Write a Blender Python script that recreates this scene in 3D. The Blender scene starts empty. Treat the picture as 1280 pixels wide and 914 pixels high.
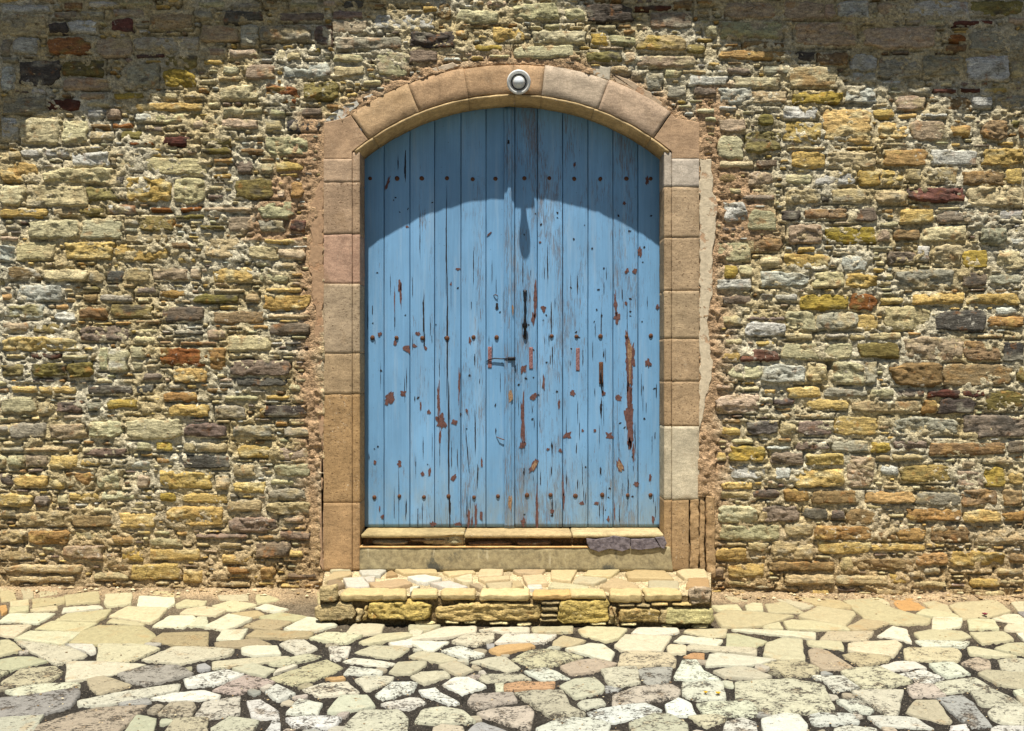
import bpy, math, random
import numpy as np
from mathutils import Vector
random.seed(7)
RNG = np.random.default_rng(7)
S = bpy.context.scene

# ---------------------------------------------------------------- camera, sky, sun, exposure
CAMD, EYE, U = 6.2, 1.415, 0.005        # distance to wall face (m), eye height, metres per photo unit on the wall
cam_data = bpy.data.cameras.new('camera')
cam_data.sensor_width = 36.0
cam_data.lens = 36.0 * CAMD / (1280 * U)
cam_data.clip_start = 0.05
cam_data.clip_end = 2000
cam = bpy.data.objects.new('camera', cam_data)
S.collection.objects.link(cam)
cam.location = (0, -CAMD, EYE)
cam.rotation_euler = (math.radians(90), 0, 0)
S.camera = cam

TRAVEL = Vector((0.12, 1.0, -2.8)).normalized()
sun_data = bpy.data.lights.new('sun', 'SUN')
sun_data.energy = 5.0
sun_data.angle = math.radians(0.6)
sun_data.color = (1.0, 0.962, 0.90)
sun = bpy.data.objects.new('sun', sun_data)
S.collection.objects.link(sun)
sun.rotation_euler = TRAVEL.to_track_quat('-Z', 'Y').to_euler()
sun.location = (0, -8, 12)

W = bpy.data.worlds.new('World')
S.world = W
W.use_nodes = True
wn = W.node_tree.nodes
wn.clear()
sky = wn.new('ShaderNodeTexSky')
sky.sky_type = 'NISHITA'
sky.sun_disc = False
sky.sun_elevation = math.asin(-TRAVEL.z)
sky.sun_rotation = math.atan2(-TRAVEL.x, -TRAVEL.y) % (2 * math.pi)
bg = wn.new('ShaderNodeBackground')
bg.inputs['Strength'].default_value = 0.05
wo = wn.new('ShaderNodeOutputWorld')
W.node_tree.links.new(sky.outputs[0], bg.inputs['Color'])
W.node_tree.links.new(bg.outputs[0], wo.inputs['Surface'])

S.view_settings.view_transform = 'Standard'
S.view_settings.look = 'None'
S.view_settings.exposure = 0.78
S.view_settings.gamma = 1.0

# ---------------------------------------------------------------- helpers
def lin(r, g, b):
    return tuple(((c / 255) / 12.92 if c / 255 <= 0.04045 else ((c / 255 + 0.055) / 1.055) ** 2.4) for c in (r, g, b))

def _h(ix, iy, seed):
    n = (ix.astype(np.int64) * 374761393 + iy.astype(np.int64) * 668265263 + int(seed) * 1442695041) & 0xFFFFFFFF
    n = ((n ^ (n >> 13)) * 1274126177) & 0xFFFFFFFF
    n = (n ^ (n >> 16)) & 0xFFFFFF
    return n / float(0xFFFFFF)

def vn(x, y, seed=0):
    x = np.asarray(x, float); y = np.asarray(y, float)
    ix = np.floor(x); iy = np.floor(y)
    fx = x - ix; fy = y - iy
    fx = fx * fx * (3 - 2 * fx); fy = fy * fy * (3 - 2 * fy)
    a = _h(ix, iy, seed); b = _h(ix + 1, iy, seed); c = _h(ix, iy + 1, seed); d = _h(ix + 1, iy + 1, seed)
    return (a * (1 - fx) + b * fx) * (1 - fy) + (c * (1 - fx) + d * fx) * fy

def fbm(x, y, seed=0, o=3):
    t = 0.0; a = 0.5; f = 1.0; s = 0.0
    for k in range(o):
        t = t + a * vn(x * f + 17.3 * k, y * f - 9.1 * k, seed + k * 31); s += a
        a *= 0.5; f *= 2.03
    return t / s

def link(o, parent=None):
    S.collection.objects.link(o)
    if parent is not None:
        o.parent = parent
    return o

def mk(name, verts, faces, mat, parent=None, cols=None, smooth=True, flat_mask=None):
    """mesh object; faces: (n,k) array or list of tuples; cols: (nverts,4) colour attribute"""
    me = bpy.data.meshes.new(name)
    verts = np.asarray(verts, np.float32)
    if isinstance(faces, np.ndarray):
        nf, k = faces.shape
        me.vertices.add(len(verts)); me.vertices.foreach_set('co', verts.ravel())
        me.loops.add(nf * k); me.loops.foreach_set('vertex_index', faces.astype(np.int32).ravel())
        me.polygons.add(nf)
        me.polygons.foreach_set('loop_start', np.arange(0, nf * k, k, dtype=np.int32))
        me.update(calc_edges=True)
    else:
        me.from_pydata([tuple(map(float, v)) for v in verts], [], [tuple(int(i) for i in f) for f in faces])
    if cols is not None:
        at = me.attributes.new('Col', 'FLOAT_COLOR', 'POINT')
        at.data.foreach_set('color', np.asarray(cols, np.float32).ravel())
    me.polygons.foreach_set('use_smooth', np.full(len(me.polygons), bool(smooth)))
    me.validate()
    me.materials.append(mat)
    o = bpy.data.objects.new(name, me)
    return link(o, parent)

def empty(name, loc=(0, 0, 0)):
    o = bpy.data.objects.new(name, None)
    o.location = loc
    o.empty_display_size = 0.1
    return link(o)

def tag(o, label=None, cat=None, group=None, kind=None):
    if label: o['label'] = label
    if cat: o['category'] = cat
    if group: o['group'] = group
    if kind: o['kind'] = kind
    return o

class MB:
    """collects pieces to be joined into one mesh"""
    def __init__(s): s.v = []; s.f = []; s.c = []; s.n = 0
    def add(s, v, f, c=None):
        v = np.asarray(v, float)
        s.v.append(v)
        s.f += [tuple(int(i) + s.n for i in q) for q in f]
        if c is not None: s.c.append(np.asarray(c, float))
        s.n += len(v)
    def build(s, name, mat, parent=None, smooth=True):
        return mk(name, np.concatenate(s.v), s.f, mat, parent, np.concatenate(s.c) if s.c else None, smooth)

def ccol(rgb, n, a=0.0):
    return np.tile(np.array([*rgb, a]), (n, 1))

def rough_box(x0, x1, y0, y1, z0, z1, step=0.03, bev=0.004, amp=0.0015, seed=0, chip=0.0):
    """box with bevelled, slightly worn faces: every face a grid, welded by construction on a lattice shell"""
    nx = max(2, int((x1 - x0) / step) + 1); ny = max(2, int((y1 - y0) / step) + 1); nz = max(2, int((z1 - z0) / step) + 1)
    nx = min(nx, 60); ny = min(ny, 30); nz = min(nz, 60)
    def ticks(a, b, n):
        t = list(np.linspace(a, b, n + 1)); bb = min(bev, (b - a) * 0.3)
        return np.array([a, a + bb] + [q for q in t[1:-1] if a + bb < q < b - bb] + [b - bb, b])
    X, Y, Z = ticks(x0, x1, nx), ticks(y0, y1, ny), ticks(z0, z1, nz)
    idx = {}; V = []; F = []
    def vid(i, j, k):
        key = (i, j, k)
        if key not in idx:
            p = [X[i], Y[j], Z[k]]
            ex = (i == 0) - (i == len(X) - 1); ey = (j == 0) - (j == len(Y) - 1); ez = (k == 0) - (k == len(Z) - 1)
            n = abs(ex) + abs(ey) + abs(ez)
            if n >= 2:
                q = bev * 0.55
                p[0] += ex * q; p[1] += ey * q; p[2] += ez * q
            idx[key] = len(V); V.append(p)
        return idx[key]
    a, b, c = len(X) - 1, len(Y) - 1, len(Z) - 1
    for i in range(a):
        for k in range(c):
            F.append((vid(i, 0, k), vid(i + 1, 0, k), vid(i + 1, 0, k + 1), vid(i, 0, k + 1)))
            F.append((vid(i, b, k), vid(i, b, k + 1), vid(i + 1, b, k + 1), vid(i + 1, b, k)))
        for j in range(b):
            F.append((vid(i, j, 0), vid(i, j + 1, 0), vid(i + 1, j + 1, 0), vid(i + 1, j, 0)))
            F.append((vid(i, j, c), vid(i + 1, j, c), vid(i + 1, j + 1, c), vid(i, j + 1, c)))
    for j in range(b):
        for k in range(c):
            F.append((vid(0, j, k), vid(0, j, k + 1), vid(0, j + 1, k + 1), vid(0, j + 1, k)))
            F.append((vid(a, j, k), vid(a, j + 1, k), vid(a, j + 1, k + 1), vid(a, j, k + 1)))
    V = np.array(V)
    dx = (fbm(V[:, 1] * 25 + V[:, 0] * 9, V[:, 2] * 25, seed) - .5) * 2
    dy = (fbm(V[:, 0] * 25, V[:, 2] * 25 + V[:, 1] * 9, seed + 5) - .5) * 2
    dz = (fbm(V[:, 0] * 25, V[:, 1] * 25, seed + 9) - .5) * 2
    V += np.stack([dx, dy, dz], 1) * amp
    return V, F

def prism(poly, y0, y1, bev=0.004):
    """poly in (x,z), front at y0, back at y1, with a bevelled front edge. poly counter-clockwise seen from the front"""
    P = np.array(poly, float); n = len(P)
    area = 0.5 * np.sum(P[:, 0] * np.roll(P[:, 1], -1) - np.roll(P[:, 0], -1) * P[:, 1])
    if area < 0: P = P[::-1]
    pr = np.roll(P, 1, 0); nx = np.roll(P, -1, 0)
    t = nx - pr; t /= np.maximum(np.linalg.norm(t, axis=1), 1e-9)[:, None]
    inn = P + np.stack([-t[:, 1], t[:, 0]], 1) * bev
    V = [(p[0], y0, p[1]) for p in inn] + [(p[0], y0 + bev, p[1]) for p in P] + [(p[0], y1, p[1]) for p in P]
    F = [tuple(range(n))]
    for i in range(n):
        j = (i + 1) % n
        F.append((n + i, n + j, j, i)); F.append((2 * n + i, 2 * n + j, n + j, n + i))
    F.append(tuple(range(3 * n - 1, 2 * n - 1, -1)))
    return np.array(V), F

def ragged(poly, seg, amp, seed=0):
    out = []
    P = [np.array(p, float) for p in poly]
    for i, p in enumerate(P):
        q = P[(i + 1) % len(P)]; d = q - p; L = np.linalg.norm(d)
        n = max(1, int(L / seg))
        nr = np.array([-d[1], d[0]]) / max(L, 1e-9)
        for k in range(n):
            t = k / n; w = p + d * t
            out.append(w + nr * amp * (2 * float(fbm(w[0] * 0.35 / seg, w[1] * 0.35 / seg, seed, 3)) - 1) * (1.0 if k else 0.5))
    return out

# ---------------------------------------------------------------- materials
class NT:
    def __init__(s, name):
        s.m = bpy.data.materials.new(name); s.m.use_nodes = True
        s.t = s.m.node_tree; s.t.nodes.clear()
        s.out = s.t.nodes.new('ShaderNodeOutputMaterial')
        s.b = s.t.nodes.new('ShaderNodeBsdfPrincipled')
        s.t.links.new(s.b.outputs[0], s.out.inputs[0])
    def n(s, typ, **kw):
        nd = s.t.nodes.new(typ)
        for k, v in kw.items(): setattr(nd, k, v)
        return nd
    def l(s, a, b): s.t.links.new(a, b)
    def setin(s, sock, v):
        if isinstance(v, bpy.types.NodeSocket): s.l(v, sock)
        elif isinstance(v, tuple) and len(v) == 3 and len(sock.default_value) == 4: sock.default_value = (*v, 1)
        else: sock.default_value = v
    def coords(s, scale=(1, 1, 1), obj=False, warp=0.0):
        g = s.n('ShaderNodeTexCoord').outputs['Object'] if obj else s.n('ShaderNodeNewGeometry').outputs['Position']
        mp = s.n('ShaderNodeMapping'); s.l(g, mp.inputs[0]); mp.inputs['Scale'].default_value = scale
        return mp.outputs[0]
    def noise(s, scale=5, detail=4, rough=0.6, vec=None, dist=0.0):
        nd = s.n('ShaderNodeTexNoise'); nd.inputs['Scale'].default_value = scale
        nd.inputs['Detail'].default_value = detail; nd.inputs['Roughness'].default_value = rough
        nd.inputs['Distortion'].default_value = dist
        s.l(vec if vec is not None else s.coords(), nd.inputs['Vector'])
        return nd.outputs['Fac']
    def voro(s, scale=5, vec=None, feature='F1'):
        nd = s.n('ShaderNodeTexVoronoi', feature=feature); nd.inputs['Scale'].default_value = scale
        s.l(vec if vec is not None else s.coords(), nd.inputs['Vector'])
        return nd.outputs['Distance']
    def ramp(s, v, lo, hi, a=0.0, b=1.0):
        nd = s.n('ShaderNodeMapRange'); nd.interpolation_type = 'SMOOTHSTEP'
        s.setin(nd.inputs[0], v)
        for i, q in zip((1, 2, 3, 4), (lo, hi, a, b)): s.setin(nd.inputs[i], q)
        return nd.outputs[0]
    def math(s, op, a, b=0.0, c=None):
        nd = s.n('ShaderNodeMath', operation=op); s.setin(nd.inputs[0], a); s.setin(nd.inputs[1], b)
        if c is not None: s.setin(nd.inputs[2], c)
        return nd.outputs[0]
    def mix(s, f, a, b, blend='MIX'):
        nd = s.n('ShaderNodeMix', data_type='RGBA', blend_type=blend)
        s.setin(nd.inputs[0], f); s.setin(nd.inputs[6], a); s.setin(nd.inputs[7], b)
        return nd.outputs[2]
    def bump(s, h, strength=0.5, dist=0.01, normal=None):
        nd = s.n('ShaderNodeBump'); nd.inputs['Strength'].default_value = strength; nd.inputs['Distance'].default_value = dist
        s.l(h, nd.inputs['Height'])
        if normal is not None: s.l(normal, nd.inputs['Normal'])
        return nd.outputs[0]
    def fin(s, col, rough=0.85, normal=None, spec=0.25, **kw):
        s.setin(s.b.inputs['Base Color'], col); s.setin(s.b.inputs['Roughness'], rough)
        s.b.inputs['Specular IOR Level'].default_value = spec
        if normal is not None: s.l(normal, s.b.inputs['Normal'])
        for k, v in kw.items(): s.setin(s.b.inputs[k], v)
        return s.m

def mat_wall_stone():
    t = NT('wall_stone'); a = t.n('ShaderNodeAttribute', attribute_name='Col')
    col = a.outputs['Color']
    strat = t.noise(16, 5, 0.65, t.coords((0.45, 1, 3.2)), 0.6)
    big = t.noise(14, 4, 0.6)
    fine = t.noise(120, 3, 0.7)
    mott = t.noise(42, 5, 0.7, t.coords((0.7, 1, 1.5)), 0.8)
    v = t.math('MULTIPLY', t.ramp(strat, 0.3, 0.72, 0.82, 1.2), t.ramp(fine, 0.3, 0.7, 0.74, 1.3))
    v = t.math('MULTIPLY', v, t.ramp(mott, 0.32, 0.68, 0.70, 1.28))
    vv = t.n('ShaderNodeCombineColor'); [t.l(v, vv.inputs[i]) for i in range(3)]
    col = t.mix(1.0, col, vv.outputs[0], 'MULTIPLY')
    # iron staining and dark lichen, pale lime bloom
    col = t.mix(t.ramp(big, 0.56, 0.70, 0, 0.45), col, lin(150, 96, 40))
    dk = t.math('MULTIPLY', t.ramp(t.noise(30, 6, 0.75, t.coords((0.6, 1, 1.2))), 0.57, 0.66, 0, 0.75), t.ramp(t.noise(5, 2), 0.42, 0.62))
    col = t.mix(dk, col, lin(52, 46, 38))
    lime = t.math('MULTIPLY', t.ramp(t.noise(24, 7, 0.8), 0.58, 0.64, 0, 0.8), t.ramp(t.noise(3.3, 2), 0.48, 0.62))
    col = t.mix(lime, col, lin(205, 198, 178))
    crk = t.ramp(t.voro(22, t.coords((0.6, 1, 1.7)), 'DISTANCE_TO_EDGE'), 0.0, 0.05, 1, 0)
    crk = t.math('MULTIPLY', crk, t.ramp(t.noise(9, 3), 0.5, 0.62))
    col = t.mix(t.math('MULTIPLY', crk, 0.55), col, lin(60, 48, 34))
    def cells(sc, vec):
        wv = t.n('ShaderNodeVectorMath', operation='MULTIPLY_ADD'); nz = t.n('ShaderNodeTexNoise'); nz.inputs['Scale'].default_value = 18; t.l(vec, nz.inputs['Vector'])
        t.l(nz.outputs['Color'], wv.inputs[0]); wv.inputs[1].default_value = (.05, .05, .05); t.l(vec, wv.inputs[2])
        nd = t.n('ShaderNodeTexVoronoi'); nd.inputs['Scale'].default_value = sc; t.l(wv.outputs[0], nd.inputs['Vector'])
        sp = t.n('ShaderNodeSeparateColor'); t.l(nd.outputs['Color'], sp.inputs[0])
        return t.math('ADD', sp.outputs[0], t.math('MULTIPLY', nd.outputs['Distance'], t.math('SUBTRACT', sp.outputs[1], 0.3)))
    led = t.math('ADD', cells(17, t.coords((0.55, 1, 1.5))), t.math('MULTIPLY', cells(38, t.coords((0.6, 1, 1.3))), 0.45))
    h = t.math('ADD', t.math('MULTIPLY', strat, 0.5), t.math('ADD', t.math('MULTIPLY', mott, 0.4), t.math('MULTIPLY', led, 0.42)))
    h = t.math('SUBTRACT', h, t.math('MULTIPLY', crk, 0.15))
    n1 = t.bump(h, 0.95, 0.018)
    n2 = t.bump(fine, 0.6, 0.005, n1)
    return t.fin(col, 0.88, n2, 0.2)

def mat_mortar():
    t = NT('lime_mortar'); a = t.n('ShaderNodeAttribute', attribute_name='Col')
    g = t.voro(95); g2 = t.noise(70, 5, 0.75); big = t.noise(9, 4, 0.6)
    v = t.math('MULTIPLY', t.ramp(g2, 0.3, 0.7, 0.5, 1.4), t.ramp(big, 0.3, 0.7, 0.85, 1.15))
    vv = t.n('ShaderNodeCombineColor'); [t.l(v, vv.inputs[i]) for i in range(3)]
    col = t.mix(1.0, a.outputs['Color'], vv.outputs[0], 'MULTIPLY')
    col = t.mix(t.ramp(t.voro(60), 0.12, 0.28, 0.5, 0), col, lin(118, 104, 80))
    n1 = t.bump(g2, 0.9, 0.012); n2 = t.bump(g, 0.7, 0.006, n1)
    return t.fin(col, 0.95, n2, 0.1)

def mat_pavestone():
    t = NT('paving_stone'); a = t.n('ShaderNodeAttribute', attribute_name='Col')
    wear = a.outputs['Alpha']
    big = t.noise(11, 4, 0.6); fine = t.noise(140, 3, 0.7); m = t.noise(34, 6, 0.72, None, 0.5)
    v = t.math('MULTIPLY', t.ramp(m, 0.3, 0.7, 0.86, 1.10), t.ramp(fine, 0.25, 0.75, 0.86, 1.1))
    vv = t.n('ShaderNodeCombineColor'); [t.l(v, vv.inputs[i]) for i in range(3)]
    col = t.mix(1.0, a.outputs['Color'], vv.outputs[0], 'MULTIPLY')
    col = t.mix(t.ramp(big, 0.55, 0.75, 0, 0.4), col, lin(150, 118, 74))
    # pitting: dark dirt caught in the eroded skin, its amount set stone by stone
    pits = t.noise(78, 6, 0.78, t.coords((0.7, 1.2, 1)), 0.5)
    patch = t.ramp(t.noise(11, 5, 0.7), 0.35, 0.65, 0.3, 1.15)
    thr = t.math('SUBTRACT', 0.675, t.math('MULTIPLY', t.math('MULTIPLY', wear, patch), 0.20))
    pit = t.ramp(pits, thr, t.math('ADD', thr, 0.02), 0, 1)
    col = t.mix(t.math('MULTIPLY', pit, 0.92), col, lin(52, 47, 40))
    h = t.math('SUBTRACT', t.math('MULTIPLY', m, 0.6), t.math('MULTIPLY', pit, 0.35))
    n1 = t.bump(h, 0.55, 0.010); n2 = t.bump(fine, 0.35, 0.003, n1)
    return t.fin(col, 0.8, n2, 0.25)

def mat_ground_mortar():
    t = NT('joint_dirt'); a = t.n('ShaderNodeAttribute', attribute_name='Col')
    g2 = t.noise(90, 6, 0.8); big = t.noise(6, 4, 0.6); g = t.voro(130)
    v = t.math('MULTIPLY', t.ramp(g2, 0.3, 0.7, 0.3, 1.8), t.ramp(big, 0.3, 0.7, 0.7, 1.25))
    vv = t.n('ShaderNodeCombineColor'); [t.l(v, vv.inputs[i]) for i in range(3)]
    col = t.mix(1.0, a.outputs['Color'], vv.outputs[0], 'MULTIPLY')
    col = t.mix(t.ramp(t.voro(75), 0.12, 0.2, 0.6, 0), col, lin(150, 138, 116))
    n1 = t.bump(g2, 0.8, 0.012); n2 = t.bump(g, 0.6, 0.006, n1)
    return t.fin(col, 0.95, n2, 0.1)

def mat_block():
    t = NT('dressed_sandstone'); a = t.n('ShaderNodeAttribute', attribute_name='Col')
    pw = a.outputs['Alpha']
    fine = t.noise(150, 4, 0.75); big = t.noise(5, 5, 0.6, t.coords((1, 1, 1.5))); m = t.noise(26, 5, 0.7, t.coords((1, 1, 2.4)))
    v = t.math('MULTIPLY', t.ramp(big, 0.3, 0.7, 0.8, 1.16), t.math('MULTIPLY', t.ramp(fine, 0.3, 0.7, 0.76, 1.22), t.ramp(m, 0.32, 0.68, 0.8, 1.14)))
    vv = t.n('ShaderNodeCombineColor'); [t.l(v, vv.inputs[i]) for i in range(3)]
    col = t.mix(1.0, a.outputs['Color'], vv.outputs[0], 'MULTIPLY')
    col = t.mix(t.ramp(t.noise(3.1, 5, 0.65), 0.56, 0.68, 0, 0.45), col, lin(122, 98, 66))
    p = t.noise(72, 4, 0.6, t.coords((0.75, 1, 1.5))); thr = t.math('SUBTRACT', 0.70, t.math('MULTIPLY', pw, 0.11))
    pit = t.ramp(p, thr, t.math('ADD', thr, 0.05), 0, 1)
    col = t.mix(t.math('MULTIPLY', pit, 0.7), col, lin(84, 62, 42))
    lime = t.math('MULTIPLY', t.ramp(t.noise(60, 6, 0.8), 0.58, 0.64, 0, 0.7), t.ramp(t.noise(4, 2), 0.46, 0.6))
    col = t.mix(lime, col, lin(196, 178, 150))
    grime = t.ramp(t.noise(9, 6, 0.7, t.coords((1.6, 1, 0.5))), 0.54, 0.72, 0, 0.35)
    col = t.mix(grime, col, lin(112, 92, 68))
    h = t.math('SUBTRACT', t.math('MULTIPLY', m, 0.4), t.math('MULTIPLY', pit, 0.8))
    n1 = t.bump(h, 0.6, 0.008); n2 = t.bump(fine, 0.45, 0.003, n1)
    return t.fin(col, 0.9, n2, 0.15)

def mat_plaster():
    t = NT('old_plaster'); a = t.n('ShaderNodeAttribute', attribute_name='Col')
    m = t.noise(40, 6, 0.75); pb = t.noise(13, 6, 0.7)
    v = t.ramp(m, 0.3, 0.7, 0.8, 1.15)
    vv = t.n('ShaderNodeCombineColor'); [t.l(v, vv.inputs[i]) for i in range(3)]
    col = t.mix(1.0, a.outputs['Color'], vv.outputs[0], 'MULTIPLY')
    col = t.mix(t.ramp(pb, 0.56, 0.62, 0, 0.75), col, lin(170, 132, 98))
    return t.fin(col, 0.92, t.bump(t.math('ADD', m, t.math('MULTIPLY', t.ramp(pb, 0.56, 0.62), -0.5)), 0.6, 0.008), 0.15)

def mat_concrete():
    t = NT('stained_render')
    m = t.noise(30, 6, 0.75); b = t.noise(5.5, 5, 0.65, t.coords((1, 1, 0.8))); st = t.noise(16, 4, 0.7, t.coords((2.2, 1, 0.3)))
    col = t.mix(t.ramp(m, 0.3, 0.7), lin(124, 112, 84), lin(166, 152, 114))
    col = t.mix(t.ramp(b, 0.55, 0.66, 0, 0.8), col, lin(56, 60, 58))
    col = t.mix(t.ramp(st, 0.62, 0.7, 0, 0.6), col, lin(196, 184, 150))
    return t.fin(col, 0.85, t.bump(m, 0.5, 0.006), 0.2)

def mat_paint():
    """weathered blue paint on softwood; Col alpha = how worn this plank is"""
    t = NT('blue_paint'); a = t.n('ShaderNodeAttribute', attribute_name='Col')
    wear = a.outputs['Alpha']
    gv = t.coords((1, 1, 0.045))
    grain = t.noise(230, 5, 0.7, gv, 0.5); grain2 = t.noise(60, 4, 0.6, t.coords((1, 1, 0.03)), 0.9)
    big = t.noise(4, 4, 0.6, t.coords((1, 1, 0.5)))
    v = t.math('MULTIPLY', t.ramp(grain2, 0.3, 0.7, 0.94, 1.05), t.ramp(big, 0.3, 0.7, 0.9, 1.08))
    vv = t.n('ShaderNodeCombineColor'); [t.l(v, vv.inputs[i]) for i in range(3)]
    col = t.mix(1.0, a.outputs['Color'], vv.outputs[0], 'MULTIPLY')
    # thin bare lines along the grain, patchy
    patch = t.noise(7, 4, 0.65, t.coords((1.5, 1, 0.35)))
    w = t.math('ADD', t.math('MULTIPLY', patch, 0.55), t.math('MULTIPLY', wear, 0.30))
    thr = t.math('SUBTRACT', 1.0, w)
    line = t.ramp(grain, thr, t.math('ADD', thr, 0.045), 0, 1)
    col = t.mix(t.math('MULTIPLY', line, 0.7), col, t.mix(t.noise(40, 3), lin(58, 50, 48), lin(128, 112, 100)))
    # flakes down to the red-brown primer
    fl = t.noise(38, 6, 0.72, t.coords((1.3, 1, 0.5)), 0.4)
    thf = t.math('SUBTRACT', 0.80, t.math('MULTIPLY', w, 0.17))
    flake = t.ramp(fl, thf, t.math('ADD', thf, 0.015), 0, 1)
    col = t.mix(flake, col, lin(104, 76, 66))
    spk = t.ramp(t.voro(42, t.coords((1, 1, 0.55))), 0.05, 0.075, 1, 0)
    spk = t.math('MULTIPLY', spk, t.ramp(t.noise(17, 3), 0.56, 0.6))
    col = t.mix(spk, col, lin(60, 46, 42))
    sz = t.n('ShaderNodeSeparateXYZ'); t.l(t.coords(), sz.inputs[0])
    dust = t.math('MULTIPLY', t.ramp(sz.outputs[2], 0.38, 0.95, 0.5, 0), t.ramp(t.noise(12, 5, 0.7, t.coords((1, 1, 0.4))), 0.35, 0.65))
    col = t.mix(dust, col, lin(128, 138, 134))
    fade = t.ramp(t.noise(26, 5, 0.7, t.coords((1, 1, 0.06))), 0.5, 0.7, 0, 0.35)
    col = t.mix(fade, col, lin(146, 168, 184))
    h = t.math('SUBTRACT', t.math('MULTIPLY', grain2, 0.3), t.math('ADD', t.math('MULTIPLY', line, 0.7), t.math('ADD', flake, spk)))
    return t.fin(col, t.ramp(flake, 0, 1, 0.5, 0.85), t.bump(h, 0.5, 0.0022), 0.4)

def mat_simple(name, c1, c2, rough=0.8, sc=40, bump=0.4, metal=0.0, spec=0.3, dist=0.004):
    t = NT(name); m = t.noise(sc, 5, 0.7)
    return t.fin(t.mix(t.ramp(m, 0.35, 0.65), c1, c2), rough, t.bump(m, bump, dist), spec, **{'Metallic': metal})

M = dict(
    wstone=mat_wall_stone(), mortar=mat_mortar(), pave=mat_pavestone(), joint=mat_ground_mortar(), block=mat_block(),
    plaster=mat_plaster(), concrete=mat_concrete(), paint=mat_paint(),
    primer=mat_simple('red_brown_primer', lin(78, 52, 46), lin(104, 72, 64), 0.8, 60),
    bare=mat_simple('bare_wood', lin(112, 84, 58), lin(150, 122, 92), 0.85, 80),
    dark=mat_simple('dark_gap', lin(26, 24, 24), lin(44, 38, 36), 0.9, 80),
    rust=mat_simple('rusty_iron', lin(54, 34, 24), lin(112, 74, 46), 0.75, 220, 0.6, 0.2),
    plate=mat_simple('worn_plate', lin(98, 60, 54), lin(146, 110, 108), 0.8, 130),
    iron=mat_simple('black_iron', lin(24, 24, 26), lin(46, 44, 44), 0.45, 120, 0.3, 0.6),
    slate=mat_simple('purple_slate', lin(78, 70, 72), lin(122, 112, 112), 0.75, 34, 0.9, dist=0.008),
    white=mat_simple('white_enamel', lin(208, 208, 202), lin(224, 222, 214), 0.35, 60, 0.1, 0.0, 0.5),
    ring=mat_simple('dark_ring', lin(40, 40, 42), lin(62, 60, 58), 0.5, 80, 0.2),
    tile=mat_simple('clay_tile', lin(160, 92, 62), lin(188, 128, 92), 0.85, 25),
    wood=mat_simple('dark_timber', lin(70, 50, 36), lin(96, 72, 52), 0.85, 40),
    petal=mat_simple('petal', lin(120, 30, 52), lin(150, 50, 72), 0.7, 90),
    yellow=mat_simple('yellow_petal', lin(190, 150, 20), lin(220, 180, 40), 0.7, 90),
)
def mat_bulb():
    t = NT('frosted_glass'); return t.fin(lin(200, 204, 202), 0.22, None, 0.6)
M['bulb'] = mat_bulb()
def mat_gnd():
    t = NT('ground_stone'); v = t.voro(4.2, None, 'DISTANCE_TO_EDGE'); m = t.noise(9, 5)
    c = t.mix(t.ramp(m, 0.3, 0.7), lin(64, 62, 56), lin(84, 80, 70))
    return t.fin(t.mix(t.ramp(v, 0.03, 0.07, 1, 0), c, lin(74, 64, 52)), 0.9, t.bump(t.ramp(v, 0.02, 0.09), 0.6, 0.02))
M['ground'] = mat_gnd()
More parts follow.
